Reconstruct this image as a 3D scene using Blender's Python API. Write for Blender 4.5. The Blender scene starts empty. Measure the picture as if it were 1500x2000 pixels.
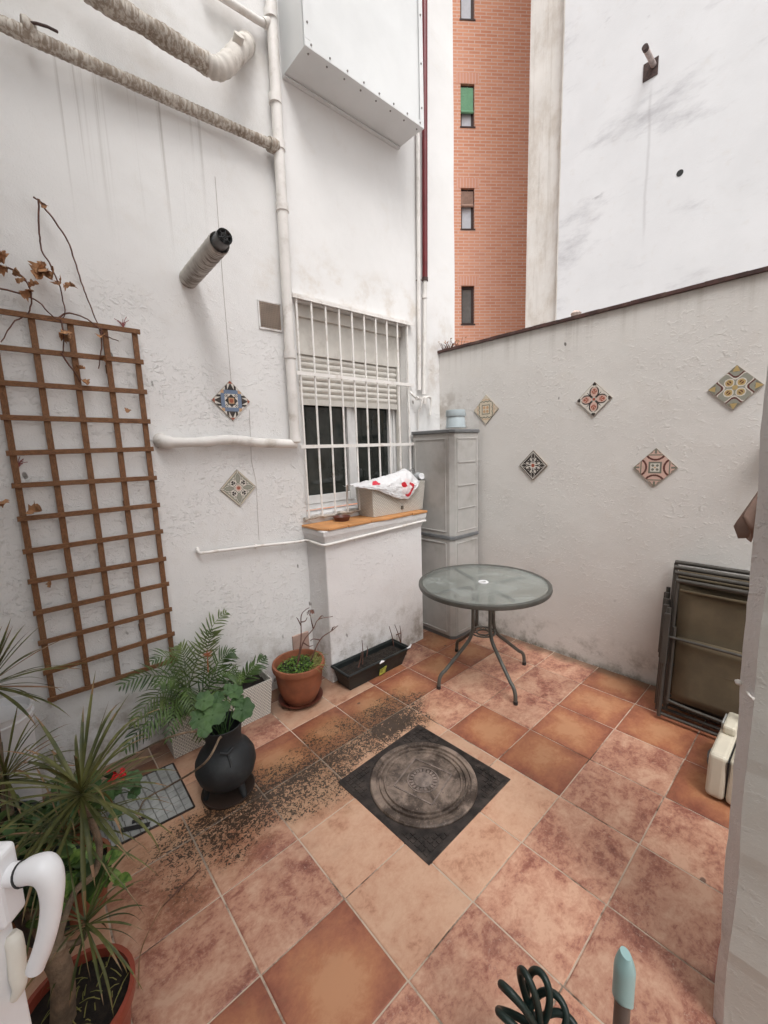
import bpy, bmesh, math, random
import numpy as np
from mathutils import Vector, Matrix, noise as mnoise
random.seed(7)
R = math.radians
scene = bpy.context.scene
col = scene.collection

# ------------------------------------------------------------------ camera
CAM = np.array([0.0, 0.0, 1.652])
MC = np.array([[0.7450336, -0.1245583, 0.6552939],
               [-0.6662447, -0.0913969, 0.7401113],
               [-0.0322952, -0.9879938, -0.1510801]])   # camera right / down / forward as columns
FPX = 810.0
cd = bpy.data.cameras.new('camera'); cam = bpy.data.objects.new('camera', cd); col.objects.link(cam)
cd.sensor_fit = 'HORIZONTAL'; cd.sensor_width = 36; cd.lens = 36 * FPX / 1500
cd.clip_start = 0.02; cd.clip_end = 400
mw = Matrix([[MC[r][0], -MC[r][1], -MC[r][2], CAM[r]] for r in range(3)] + [[0, 0, 0, 1]])
cam.matrix_world = mw
scene.camera = cam
scene.render.resolution_x = 768; scene.render.resolution_y = 1024

# ------------------------------------------------------------------ sky, sun, exposure
SUN_EL, SUN_AZ = 58, 214
w = bpy.data.worlds.new('World'); scene.world = w; w.use_nodes = True
wt = w.node_tree; wt.nodes.clear()
sky = wt.nodes.new('ShaderNodeTexSky'); sky.sky_type = 'NISHITA'; sky.sun_disc = False
sky.sun_elevation = R(SUN_EL); sky.sun_rotation = R(SUN_AZ)
sky.air_density = 1.0; sky.dust_density = 4.0; sky.ozone_density = 1.0
hs = wt.nodes.new('ShaderNodeHueSaturation'); hs.inputs['Saturation'].default_value = 0.04
bg = wt.nodes.new('ShaderNodeBackground'); bg.inputs['Strength'].default_value = 0.15
wo = wt.nodes.new('ShaderNodeOutputWorld')
wt.links.new(sky.outputs[0], hs.inputs['Color']); wt.links.new(hs.outputs[0], bg.inputs[0]); wt.links.new(bg.outputs[0], wo.inputs[0])
sd = bpy.data.lights.new('sun', 'SUN'); sd.energy = 1.0; sd.angle = R(30); sd.color = (1, 0.975, 0.95)
sun = bpy.data.objects.new('sun', sd); col.objects.link(sun)
az = R(SUN_AZ); el = R(SUN_EL)
sdir = Vector((math.sin(az) * math.cos(el), math.cos(az) * math.cos(el), math.sin(el)))
sun.rotation_euler = sdir.to_track_quat('Z', 'Y').to_euler()
scene.view_settings.view_transform = 'Standard'; scene.view_settings.look = 'None'
scene.view_settings.exposure = 0.72; scene.view_settings.gamma = 1
scene.cycles.max_bounces = 10; scene.cycles.diffuse_bounces = 3
scene.cycles.transmission_bounces = 8; scene.cycles.transparent_max_bounces = 8

# ------------------------------------------------------------------ surveying: where a sight line meets a known plane
YL, XR = 2.6, 3.035        # face of the tall house wall, face of the patio wall
def ray(px, py): return MC @ np.array([px - 750.0, py - 1000.0, FPX])
def onY(px, py, y): v = ray(px, py); return CAM + v * ((y - CAM[1]) / v[1])
def onX(px, py, x): v = ray(px, py); return CAM + v * ((x - CAM[0]) / v[0])
def onZ(px, py, z): v = ray(px, py); return CAM + v * ((z - CAM[2]) / v[2])
def onL(px, py, off=0.0): return onY(px, py, YL - off)
def onR(px, py, off=0.0): return onX(px, py, XR - off)
def zf(x, y): return -0.0054 + 0.01092 * x - 0.01097 * y      # the floor drains slightly
def onF(px, py, h=0.0):
    p = onZ(px, py, h)
    for _ in range(4): p = onZ(px, py, zf(p[0], p[1]) + h)
    return p
def dep(px, py, zc): return CAM + ray(px, py) * (zc / FPX)

# ------------------------------------------------------------------ object helpers
ORG = {}
def tag(o, label=None, cat=None, group=None, kind=None):
    if label: o['label'] = label
    if cat: o['category'] = cat
    if group: o['group'] = group
    if kind: o['kind'] = kind
    return o
def thing(name, label, cat, loc=(0, 0, 0), group=None, rz=0):
    o = bpy.data.objects.new(name, None); col.objects.link(o)
    o.empty_display_size = 0.05
    o.location = [float(a) for a in loc]; o.rotation_euler = (0, 0, rz)
    ORG[o.name] = o.location.copy()
    return tag(o, label, cat, group)

class MB:
    def __init__(s): s.v = []; s.f = []; s.m = []; s.c = []; s.uv = None
    def add(s, vs, fs, mi=0, c=None):
        b = len(s.v); s.v += [tuple(float(a) for a in q) for q in vs]
        for f in fs: s.f.append(tuple(b + i for i in f)); s.m.append(mi); s.c.append(c)
        return s
    def box(s, a, b, mi=0, rot=None, piv=None):
        x0, y0, z0 = a; x1, y1, z1 = b
        vs = [Vector(q) for q in ((x0,y0,z0),(x1,y0,z0),(x1,y1,z0),(x0,y1,z0),(x0,y0,z1),(x1,y0,z1),(x1,y1,z1),(x0,y1,z1))]
        if rot is not None:
            pv = Vector(piv) if piv is not None else sum(vs, Vector()) / 8
            vs = [rot @ (q - pv) + pv for q in vs]
        return s.add(vs, [(0,3,2,1),(4,5,6,7),(0,1,5,4),(1,2,6,5),(2,3,7,6),(3,0,4,7)], mi)
    def hexa(s, bot, top, mi=0, cap=(True, True)):
        fs = [(0,1,5,4),(1,2,6,5),(2,3,7,6),(3,0,4,7)]
        if cap[0]: fs.append((0,3,2,1))
        if cap[1]: fs.append((4,5,6,7))
        return s.add(list(bot) + list(top), fs, mi)
    def bar(s, p, q, wd, th, side=None, mi=0):
        p = Vector(p); q = Vector(q); d = (q - p).normalized()
        sd = Vector(side) if side is not None else (Vector((0,0,1)) if abs(d.z) < .9 else Vector((1,0,0)))
        sd = (sd - d * sd.dot(d)).normalized(); up = d.cross(sd)
        a = sd * wd / 2; b = up * th / 2
        return s.add([p-a-b,p+a-b,p+a+b,p-a+b,q-a-b,q+a-b,q+a+b,q-a+b], [(0,3,2,1),(4,5,6,7),(0,1,5,4),(1,2,6,5),(2,3,7,6),(3,0,4,7)], mi)
    def tube(s, pts, r, n=8, mi=0, cap=True, closed=False, flat=1.0):
        P = [Vector([float(a) for a in q]) for q in pts]; N = len(P)
        rs = list(r) if hasattr(r, '__len__') else [r] * N
        vs = []; up = None
        for i in range(N):
            if closed: d = P[(i+1) % N] - P[i-1]
            else: d = P[min(i+1, N-1)] - P[max(i-1, 0)]
            if d.length < 1e-9: d = Vector((0,0,1))
            d.normalize()
            if up is None:
                up = Vector((0,0,1)) if abs(d.z) < .95 else Vector((1,0,0))
            up = up - d * up.dot(d)
            if up.length < 1e-6: up = Vector((1,0,0)) - d * d.x
            up.normalize(); sd = d.cross(up)
            for k in range(n):
                t = 2 * math.pi * k / n
                vs.append(P[i] + (sd * math.cos(t) + up * math.sin(t) * flat) * rs[i])
        fs = []
        for i in range(N if closed else N - 1):
            j = (i + 1) % N
            for k in range(n):
                fs.append((i*n+k, i*n+(k+1) % n, j*n+(k+1) % n, j*n+k))
        if cap and not closed: fs += [tuple(range(n))[::-1], tuple(range((N-1)*n, N*n))]
        return s.add(vs, fs, mi)
    def lathe(s, prof, c=(0,0,0), n=32, mi=0, mat=None, sq=None):
        vs = []; fs = []
        for (r, z) in prof:
            for k in range(n):
                t = 2 * math.pi * k / n
                q = Vector((r * math.cos(t), r * math.sin(t), z))
                if mat is not None: q = mat @ q
                vs.append(q + Vector([float(a) for a in c]))
        for i in range(len(prof) - 1):
            for k in range(n):
                fs.append((i*n+k, i*n+(k+1) % n, (i+1)*n+(k+1) % n, (i+1)*n+k))
        ringed = prof[0] == prof[-1]
        if prof[0][0] > 1e-4 and not ringed: fs.append(tuple(range(n))[::-1])
        if prof[-1][0] > 1e-4 and not ringed: fs.append(tuple(range((len(prof)-1)*n, len(prof)*n)))
        return s.add(vs, fs, mi)
    def build(s, name, mats, parent=None, smooth=None, bevel=0, local=False, seg=2, colors=False, uvs=None):
        me = bpy.data.meshes.new(name)
        o0 = Vector((0,0,0))
        if parent is not None and not local: o0 = ORG[parent.name]
        me.from_pydata([(Vector(q) - o0) for q in s.v], [], s.f)
        if uvs is None and not colors:
            # make closed shells face outwards
            ids = {}
            bmm = bmesh.new(); bmm.from_mesh(me)
            lay = bmm.faces.layers.int.new('slot')
            for fc, mi_ in zip(bmm.faces, s.m): fc[lay] = mi_
            bmesh.ops.recalc_face_normals(bmm, faces=bmm.faces[:])
            s.m = [fc[lay] for fc in bmm.faces]; bmm.faces.layers.int.remove(lay)
            bmm.to_mesh(me); bmm.free()
        if not isinstance(mats, (list, tuple)): mats = [mats]
        for m in mats: me.materials.append(m)
        me.polygons.foreach_set('material_index', s.m)
        uvl = me.uv_layers.new(name='UVMap')
        if uvs is None:
            for p in me.polygons:
                n = p.normal; a = max(range(3), key=lambda i: abs(n[i]))
                for li in p.loop_indices:
                    c = me.vertices[me.loops[li].vertex_index].co
                    uvl.data[li].uv = (c.y, c.z) if a == 0 else ((c.x, c.z) if a == 1 else (c.x, c.y))
        else:
            k = 0
            for p in me.polygons:
                for li in p.loop_indices:
                    uvl.data[li].uv = uvs[k]; k += 1
        if colors:
            ca = me.color_attributes.new('tint', 'FLOAT_COLOR', 'CORNER')
            for p, cc in zip(me.polygons, s.c):
                for li in p.loop_indices: ca.data[li].color = (*(cc or (1,1,1)), 1)
        if smooth is not None:
            me.polygons.foreach_set('use_smooth', [True] * len(me.polygons))
            me.set_sharp_from_angle(angle=R(smooth))
        me.update()
        o = bpy.data.objects.new(name, me); col.objects.link(o)
        if parent is not None: o.parent = parent; ORG[o.name] = ORG[parent.name]
        else: ORG[o.name] = Vector((0,0,0))
        if bevel:
            b = o.modifiers.new('bevel', 'BEVEL'); b.width = bevel; b.segments = seg; b.limit_method = 'ANGLE'; b.angle_limit = R(40)
        return o

def bez(a, b, c, n=10):
    a, b, c = (np.array(q, float) for q in (a, b, c))
    return [(1-t)**2*a + 2*t*(1-t)*b + t*t*c for t in np.linspace(0, 1, n)]
def cat(pts, n=6):
    P = [np.array(q, float) for q in pts]; P = [2*P[0]-P[1]] + P + [2*P[-1]-P[-2]]; out = []
    for i in range(1, len(P)-2):
        for t in np.linspace(0, 1, n, endpoint=False):
            out.append(.5*((2*P[i]) + (-P[i-1]+P[i+1])*t + (2*P[i-1]-5*P[i]+4*P[i+1]-P[i+2])*t*t + (-P[i-1]+3*P[i]-3*P[i+1]+P[i+2])*t**3))
    out.append(P[-2]); return out

# ------------------------------------------------------------------ material helpers
class NT:
    def __init__(s, name):
        s.m = bpy.data.materials.new(name); s.m.use_nodes = True; s.t = s.m.node_tree
        s.p = s.t.nodes['Principled BSDF']
    def n(s, typ, **kw):
        nd = s.t.nodes.new(typ)
        for k, v in kw.items(): setattr(nd, k, v)
        return nd
    def put(s, sock, v):
        if isinstance(v, bpy.types.NodeSocket): s.t.links.new(v, sock)
        elif v is not None:
            if isinstance(v, (tuple, list)) and len(v) == 3 and sock.type == 'RGBA': v = (*v, 1)
            sock.default_value = v
    def math(s, op, a, b=None, c=None, clamp=False):
        nd = s.n('ShaderNodeMath', operation=op, use_clamp=clamp)
        for i, v in enumerate((a, b, c)):
            if v is not None: s.put(nd.inputs[i], v)
        return nd.outputs[0]
    def obj(s): return s.n('ShaderNodeTexCoord').outputs['Object']
    def uv(s): return s.n('ShaderNodeTexCoord').outputs['UV']
    def mapping(s, vec, scale=(1,1,1), rot=(0,0,0), loc=(0,0,0)):
        nd = s.n('ShaderNodeMapping'); s.put(nd.inputs['Vector'], vec)
        nd.inputs['Scale'].default_value = scale; nd.inputs['Rotation'].default_value = rot; nd.inputs['Location'].default_value = loc
        return nd.outputs[0]
    def noise(s, vec, scale, detail=4, rough=.55, dist=0, w=None, out=0):
        nd = s.n('ShaderNodeTexNoise')
        if w is not None: nd.noise_dimensions = '4D'; s.put(nd.inputs['W'], w)
        s.put(nd.inputs['Vector'], vec); nd.inputs['Scale'].default_value = scale; nd.inputs['Detail'].default_value = detail
        nd.inputs['Roughness'].default_value = rough; nd.inputs['Distortion'].default_value = dist
        return nd.outputs[out]
    def vor(s, vec, scale, feature='F1'):
        nd = s.n('ShaderNodeTexVoronoi', feature=feature); s.put(nd.inputs['Vector'], vec); nd.inputs['Scale'].default_value = scale
        return nd.outputs['Distance']
    def rng(s, v, a, b, c=0.0, d=1.0, smooth=True):
        nd = s.n('ShaderNodeMapRange'); nd.interpolation_type = 'SMOOTHSTEP' if smooth else 'LINEAR'
        s.put(nd.inputs[0], v)
        for i, x in enumerate((a, b, c, d)): s.put(nd.inputs[i+1], x)
        return nd.outputs[0]
    def mix(s, f, a, b, mode='MIX'):
        nd = s.n('ShaderNodeMix', data_type='RGBA', blend_type=mode)
        s.put(nd.inputs[0], f); s.put(nd.inputs[6], a); s.put(nd.inputs[7], b)
        return nd.outputs[2]
    def ramp(s, f, stops):
        nd = s.n('ShaderNodeValToRGB'); s.put(nd.inputs[0], f); e = nd.color_ramp.elements
        while len(e) < len(stops): e.new(.5)
        for q, (p, c) in zip(e, stops): q.position = p; q.color = (*c, 1)
        return nd.outputs[0]
    def xyz(s, vec):
        nd = s.n('ShaderNodeSeparateXYZ'); s.put(nd.inputs[0], vec); return nd.outputs
    def bump(s, h, strength=.5, dist=.01, prev=None):
        nd = s.n('ShaderNodeBump'); nd.inputs['Strength'].default_value = strength; nd.inputs['Distance'].default_value = dist
        s.put(nd.inputs['Height'], h)
        if prev is not None: s.put(nd.inputs['Normal'], prev)
        return nd.outputs[0]
    def end(s, color=None, rough=None, metal=0, bump=None, spec=None, **kw):
        s.put(s.p.inputs['Base Color'], color)
        if rough is not None: s.put(s.p.inputs['Roughness'], rough)
        s.p.inputs['Metallic'].default_value = metal
        if bump is not None: s.put(s.p.inputs['Normal'], bump)
        if spec is not None: s.p.inputs['Specular IOR Level'].default_value = spec
        for k, v in kw.items(): s.put(s.p.inputs[k.replace('_', ' ')], v)
        return s.m

def simple(name, c, rough=.6, metal=0, var=.25, scale=12, bump=.15, spec=.5, bdist=.002, dirt=None, dscale=5, damt=.6, **kw):
    t = NT(name); o = t.obj()
    n1 = t.noise(o, scale, 6, .6)
    cc = t.mix(t.rng(n1, .3, .7), tuple(x * (1 - var) for x in c), tuple(min(1, x * (1 + var)) for x in c))
    if dirt is not None:
        cc = t.mix(t.math('MULTIPLY', t.rng(t.noise(o, dscale, 8, .65), .5, .72), damt), cc, dirt)
    nb = t.bump(t.noise(o, scale * 8, 5, .6), bump, bdist) if bump else None
    return t.end(cc, t.rng(n1, .2, .8, rough * .85, min(1, rough * 1.15)), metal, nb, spec, **kw)

def plaster(name, base, rough_z=None, extra=None, bstr=.6):
    """painted render: trowel ridges, dirt with its own shape"""
    t = NT(name); o = t.obj(); X = t.xyz(o)
    big = t.noise(o, .9, 5, .6); mid = t.noise(o, 6, 6, .62, .4)
    c = t.mix(t.rng(big, .3, .7), tuple(x * .93 for x in base), base)
    c = t.mix(t.math('MULTIPLY', t.rng(mid, .55, .78), .22), c, tuple(a * b for a, b in zip(base, (.80, .74, .66))))
    # trowel marks and lumps, only in patches
    patch = t.rng(t.noise(o, 2.3, 5, .66), .34, .74)
    if rough_z is not None:
        patch = t.math('MULTIPLY', patch, t.rng(X[2], rough_z[1], rough_z[0], .10, 1))
    st = t.noise(t.mapping(o, (1, 1, 1.5), (.3, .5, .35)), 27, 5, .62, .5)
    ridge = t.math('MULTIPLY', t.rng(st, .54, .66), patch)
    st2 = t.noise(t.mapping(o, (1, 1, 1.3), (.3, -.6, -.2)), 58, 5, .65, .4)
    lump = t.math('MULTIPLY', t.rng(st2, .55, .68), t.math('ADD', t.math('MULTIPLY', patch, .75), .06))
    fine = t.noise(o, 130, 4, .65)
    h = t.math('ADD', t.math('MULTIPLY', ridge, .42), t.math('ADD', t.math('MULTIPLY', lump, .40), t.math('MULTIPLY', fine, .13)))
    h = t.math('ADD', h, t.math('MULTIPLY', t.noise(o, 3.0, 3, .5), 1.3))
    if extra: c = extra(t, o, X, c)
    return t.end(c, .85, 0, t.bump(h, bstr, .017), .25)

def streaks(t, o, X, sx=26, lo=.56, hi=.72):
    return t.rng(t.noise(t.mapping(o, (sx, sx, .35)), 1.0, 3, .7), lo, hi)
def band(t, v, a, b, s):
    return t.math('MULTIPLY', t.rng(v, a - s, a + s), t.rng(v, b - s, b + s, 1, 0))
def mul(t, *a):
    r = a[0]
    for q in a[1:]: r = t.math('MULTIPLY', r, q)
    return r
def spots(t, o, scale, th, thin=1.0):
    return t.rng(t.vor(o, scale), th * .6, th, 1, 0)

def left_extra(t, o, X, c):
    # drips under the lagged pipe
    m = mul(t, streaks(t, o, X, 34, .52, .72), band(t, X[0], .15, 1.05, .15), t.rng(X[2], 2.6, 3.45, 0, 1), t.rng(X[2], 3.5, 3.55, 1, 0), .42)
    c = t.mix(m, c, (.25, .21, .17))
    # mottled grey-brown tone towards the top, stronger left of the downpipe
    m = mul(t, t.rng(t.noise(o, 2.2, 5, .6), .35, .75), t.rng(X[2], 3.35, 3.9, 0, .6), t.rng(X[0], 1.45, 1.6, 1, .1))
    c = t.mix(m, c, (.42, .37, .31))
    # rising damp and splash dirt near the ground
    m = mul(t, t.rng(t.noise(o, 7, 7, .68), .42, .68), t.rng(X[2], .02, .6, 1, 0), .75)
    c = t.mix(m, c, (.27, .22, .17))
    # brownish wash above the grille and below it
    m = mul(t, t.rng(t.noise(o, 4, 6, .65), .45, .7), band(t, X[0], 1.35, 3.2, .15), band(t, X[2], 2.62, 2.95, .12), .5)
    c = t.mix(m, c, (.50, .40, .29))
    m = mul(t, t.rng(t.noise(o, 5, 6, .65), .42, .7), band(t, X[0], 2.85, 3.3, .1), band(t, X[2], 2.0, 2.75, .2), .5)
    c = t.mix(m, c, (.42, .34, .27))
    # specks of old glue and roots
    m = mul(t, spots(t, t.mapping(t.mix(.04, o, t.noise(o, 9, 4, .6, out=1)), (1, 1, .55)), 7.5, .085), t.rng(t.noise(o, 3, 2), .47, .56), t.rng(X[2], 2.4, 2.6, 1, 0), .75)
    c = t.mix(m, c, (.10, .08, .06))
    return c
def right_extra(t, o, X, c):
    m = mul(t, t.rng(t.noise(o, 9, 8, .7), .45, .68), t.rng(X[2], .02, .36, 1, 0), .6)
    c = t.mix(m, c, (.16, .14, .10))
    m = mul(t, t.rng(X[2], .0, .07, 1, 0), t.rng(t.noise(o, 14, 6, .7), .3, .6), .8)
    c = t.mix(m, c, (.09, .08, .05))
    m = mul(t, streaks(t, o, X, 14, .45, .75), t.rng(X[2], 2.2, 2.5, 0, .34))
    c = t.mix(m, c, (.33, .29, .24))
    m = mul(t, t.rng(t.noise(o, 6, 7, .7), .42, .65), t.rng(X[1], 2.05, 2.5, 0, 1), t.rng(X[2], 2.3, 1.9, 0, .65))
    c = t.mix(m, c, (.30, .24, .19))
    m = mul(t, spots(t, t.mapping(t.mix(.04, o, t.noise(o, 9, 4, .6, out=1)), (1, 1, .7)), 5.5, .06), t.rng(t.noise(o, 2.4, 2), .5, .6), .8)
    return t.mix(m, c, (.09, .07, .06))
def far_extra(t, o, X, c):
    pq = onX(1274, 150, 8.0)
    m = mul(t, t.rng(t.math('ABSOLUTE', t.math('ADD', t.math('SUBTRACT', X[1], float(pq[1]) - 3.8), t.math('MULTIPLY', t.math('SUBTRACT', t.noise(o, 1.5, 3), .5), .08))), .0, .035, 1, 0), band(t, X[2], float(pq[2]) - 2.0, float(pq[2]) - .0, .3), .28)
    c = t.mix(m, c, (.35, .33, .33))
    q = t.mapping(o, (1, .55, 1.5), (R(-28), 0, 0))
    m = mul(t, t.rng(t.noise(q, .9, 7, .68), .53, .72), .6)
    c = t.mix(m, c, (.36, .35, .37))
    return t.mix(mul(t, t.rng(t.noise(q, 3.4, 6, .7), .6, .75), t.rng(t.noise(o, .4, 3), .45, .6), .6), c, (.33, .32, .33))
def strip_extra(t, o, X, c):
    c = t.mix(mul(t, t.rng(t.noise(t.mapping(o, (1, 1, .5)), 2.5, 7, .7), .4, .7), .6), c, (.47, .40, .33))
    return t.mix(mul(t, streaks(t, o, X, 10, .5, .7), .3), c, (.38, .33, .28))

M = {}
M['wall_left'] = plaster('white house render', (.82, .81, .80), (2.3, 2.75), left_extra, .66)
M['wall_right'] = plaster('patio wall render', (.76, .735, .705), None, right_extra, .40)
M['wall_far'] = plaster('far white render', (.76, .76, .77), None, far_extra, .18)
M['wall_strip'] = plaster('beige render', (.76, .73, .69), None, strip_extra, .6)
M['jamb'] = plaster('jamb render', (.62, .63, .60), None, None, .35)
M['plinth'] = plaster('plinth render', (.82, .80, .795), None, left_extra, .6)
M['white_pvc'] = simple('white painted pipe', (.76, .73, .70), .55, var=.08, scale=4, dirt=(.35, .29, .23), dscale=6, damt=.55)
M['white_iron'] = simple('white painted iron', (.80, .77, .74), .5, var=.05, scale=6, dirt=(.45, .36, .28), dscale=14, damt=.5)
M['alu'] = simple('white window aluminium', (.76, .75, .74), .4, var=.05, bump=.05)
M['shutter'] = simple('roller shutter plastic', (.66, .63, .58), .5, var=.06, bump=.05, dirt=(.4, .35, .3), dscale=7, damt=.4)
M['sheet'] = simple('white coated sheet metal', (.74, .75, .75), .42, var=.05, scale=2, bump=0)
M['screw'] = simple('zinc screw', (.25, .23, .22), .5, .6)
M['red_pipe'] = simple('dark red enamel', (.14, .012, .016), .35, var=.2, bump=.05)
M['dark_iron'] = simple('rusty dark iron', (.07, .045, .04), .7, .3, var=.5, scale=30, bump=.4)
M['coping'] = simple('dark red coping', (.075, .035, .03), .7, var=.4, scale=9, bump=.4, dirt=(.16, .12, .09), dscale=8)
M['terracotta'] = simple('terracotta', (.275, .092, .044), .75, var=.2, scale=9, bump=.25, dirt=(.24, .12, .07), dscale=6)
M['terra_dark'] = simple('dark glazed saucer', (.12, .035, .022), .45, var=.3)
M['red_plastic'] = simple('red brown plastic', (.30, .060, .034), .45, var=.1, bump=.05)
M['black_iron'] = simple('matt black iron', (.018, .021, .024), .62, var=.35, scale=8, bump=.35, dirt=(.045, .05, .05), dscale=9)
M['soil'] = simple('potting soil', (.025, .017, .012), .95, var=.7, scale=60, bump=1.0, bdist=.01)
M['green_plastic'] = simple('dark green plastic', (.013, .017, .017), .5, var=.2, bump=.1, dirt=(.06, .06, .05))
M['grey_plastic'] = simple('warm grey plastic', (.455, .44, .42), .55, var=.05, bump=.06, dirt=(.28, .26, .23), dscale=4, damt=.5)
M['grey_dark'] = simple('dark grey plastic', (.16, .165, .17), .55, var=.1)
M['bucket'] = simple('pale blue grey plastic', (.46, .53, .56), .35, var=.05, bump=.03)
M['table_metal'] = simple('grey brown powder coat', (.105, .105, .095), .45, .2, var=.15, scale=20, bump=.1, dirt=(.16, .15, .13), dscale=12)
M['chair_metal'] = simple('brown grey chair tube', (.075, .068, .06), .45, .2, var=.15, bump=.08)
M['chair_cloth'] = simple('olive brown sling fabric', (.12, .092, .056), .85, var=.18, scale=7, bump=.3)
M['beige_plastic'] = simple('yellowed beige plastic', (.66, .61, .50), .5, var=.05, bump=.05, dirt=(.45, .40, .31), dscale=5, damt=.5)
M['grey_case'] = simple('grey plastic', (.35, .35, .34), .5, var=.05)
M['parasol'] = simple('brown parasol cloth', (.22, .145, .115), .85, var=.12)
M['white_plastic'] = simple('glossy white plastic', (.82, .82, .84), .3, var=.02, bump=0)
M['seal'] = simple('black rubber seal', (.02, .02, .02), .6)
M['mint'] = simple('mint plastic', (.36, .56, .56), .35, var=.05, scale=5, bump=.04)
M['pole'] = simple('grey metal pole', (.16, .15, .14), .4, .5, var=.1)
M['hose'] = simple('dark green rubber', (.012, .026, .022), .42, var=.2, bump=.05)
M['bark'] = simple('pale bark', (.21, .15, .10), .9, var=.4, scale=24, bump=.8, bdist=.006)
M['twig'] = simple('dry twig', (.135, .062, .045), .85, var=.35, scale=30)
M['dry_leaf'] = simple('dry leaf', (.36, .185, .09), .8, var=.4, scale=26, bump=.4)
M['dirt_wood'] = simple('dirty mortar', (.44, .39, .34), .85, var=.3, scale=14, bump=.6, dirt=(.10, .08, .06), dscale=9, damt=.8)
def lag_mat():
    t = NT('grimy lagging'); o = t.obj()
    q = t.mapping(o, (62, 62, 9))
    n = t.noise(q, 1, 5, .65, .4); big = t.noise(o, 3.2, 5, .6)
    c = t.mix(t.rng(n, .42, .62), (.33, .275, .225), (.61, .57, .515))
    c = t.mix(t.math('MULTIPLY', t.rng(big, .50, .70), t.rng(n, .3, .7, .75, .35)), c, (.15, .108, .078))
    return t.end(c, .85, 0, t.bump(t.math('ADD', n, t.noise(o, 60, 4)), .5, .004), .2)
M['lag'] = lag_mat()
M['orange_tile'] = simple('orange clay tile', (.58, .275, .105), .6, var=.18, scale=7, bump=.2, dirt=(.38, .19, .09), dscale=6)
M['chrome'] = simple('clear grey plastic', (.52, .54, .55), .12, .3, var=.1, bump=0)
M['air_brick'] = simple('pink air brick', (.42, .29, .24), .85, var=.15)
M['sticker'] = simple('yellow green label', (.42, .45, .08), .5, var=.5, scale=40)
M['red_petal'] = simple('red petal', (.60, .012, .02), .5, var=.25, scale=40)
M['galv'] = simple('galvanised steel', (.42, .43, .42), .6, .1, var=.2, scale=5, bump=.2, dirt=(.16, .155, .15), dscale=8, damt=.6)
M['wood'] = None

def leafmat(name, a, b, rough=.45, scale=9):
    t = NT(name); o = t.obj()
    c = t.mix(t.rng(t.noise(o, scale, 4, .6), .35, .65), a, b)
    return t.end(c, rough, 0, t.bump(t.noise(o, 90, 3), .15, .002), .4)
M['palm'] = leafmat('palm green', (.026, .056, .014), (.085, .140, .034))
M['palm_light'] = leafmat('young palm green', (.055, .085, .020), (.13, .17, .05))
M['drac'] = leafmat('strap leaf green', (.046, .056, .014), (.150, .150, .045))
M['drac_tip'] = leafmat('withered leaf', (.30, .17, .10), (.20, .13, .05))
M['geran'] = leafmat('geranium green', (.036, .082, .026), (.075, .145, .045), .6)
M['bush'] = leafmat('bush green', (.022, .050, .013), (.070, .115, .028))
M['lime'] = leafmat('variegated green', (.060, .140, .025), (.23, .34, .08), .4, 40)
M['moss'] = leafmat('small green leaves', (.050, .130, .015), (.14, .24, .03), .5, 20)
M['straw'] = leafmat('yellow green stems', (.17, .17, .045), (.28, .25, .08), .7)

def wood_mat():
    t = NT('varnished trellis wood'); o = t.obj()
    n = t.noise(t.mapping(o, (30, 30, 30)), 1, 5, .6)
    g = t.noise(t.mapping(t.uv(), (6, 6, 1)), 9, 6, .7, 1.5)
    c = t.mix(t.rng(g, .3, .72), (.110, .050, .024), (.285, .140, .066))
    c = t.mix(t.math('MULTIPLY', t.rng(t.noise(o, 3.5, 5), .5, .75), .5), c, (.22, .14, .085))
    return t.end(c, .65, 0, t.bump(g, .3, .002), .3)
M['wood'] = wood_mat()

def weave_mat(name, base):
    t = NT(name); u = t.uv()
    s = t.xyz(t.mapping(u, (56, 92, 1)))
    row = t.math('FLOOR', s[1]); off = t.math('MULTIPLY', t.math('MODULO', row, 2.0), .5)
    fx = t.math('ABSOLUTE', t.math('SUBTRACT', t.math('FRACT', t.math('ADD', s[0], off)), .5))
    fy = t.math('ABSOLUTE', t.math('SUBTRACT', t.math('FRACT', s[1]), .5))
    h = t.math('MULTIPLY', t.rng(fx, .18, .5, 1, 0), t.rng(fy, .22, .5, 1, 0))
    c = t.mix(t.rng(h, 0, .5), tuple(q * .42 for q in base), base)
    return t.end(c, .5, 0, t.bump(h, .9, .004), .4)
M['weave'] = weave_mat('woven cream plastic', (.80, .76, .69))

def brick_mat():
    t = NT('pink facing brick'); u = t.uv()
    b = t.n('ShaderNodeTexBrick'); t.put(b.inputs['Vector'], u)
    b.inputs['Color1'].default_value = (.76, .375, .245, 1); b.inputs['Color2'].default_value = (.67, .29, .18, 1)
    b.inputs['Mortar'].default_value = (.74, .54, .45, 1); b.inputs['Scale'].default_value = 1
    b.inputs['Brick Width'].default_value = .30; b.inputs['Row Height'].default_value = .078
    b.inputs['Mortar Size'].default_value = .011; b.inputs['Bias'].default_value = -.1
    c = t.mix(t.rng(t.noise(u, .5, 5), .4, .7, 0, .35), b.outputs[0], (.78, .45, .35))
    return t.end(c, .9, 0, t.bump(b.outputs['Fac'], .4, -.006), .2)
M['brick'] = brick_mat()
def soldier_mat():
    t = NT('soldier course'); u = t.xyz(t.uv())
    f = t.math('ABSOLUTE', t.math('SUBTRACT', t.math('FRACT', t.math('MULTIPLY', u[0], 12.5)), .5))
    c = t.mix(t.rng(f, .38, .46), (.72, .37, .27), (.76, .56, .47))
    return t.end(c, .9, 0, None, .2)
M['soldier'] = soldier_mat()

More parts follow.
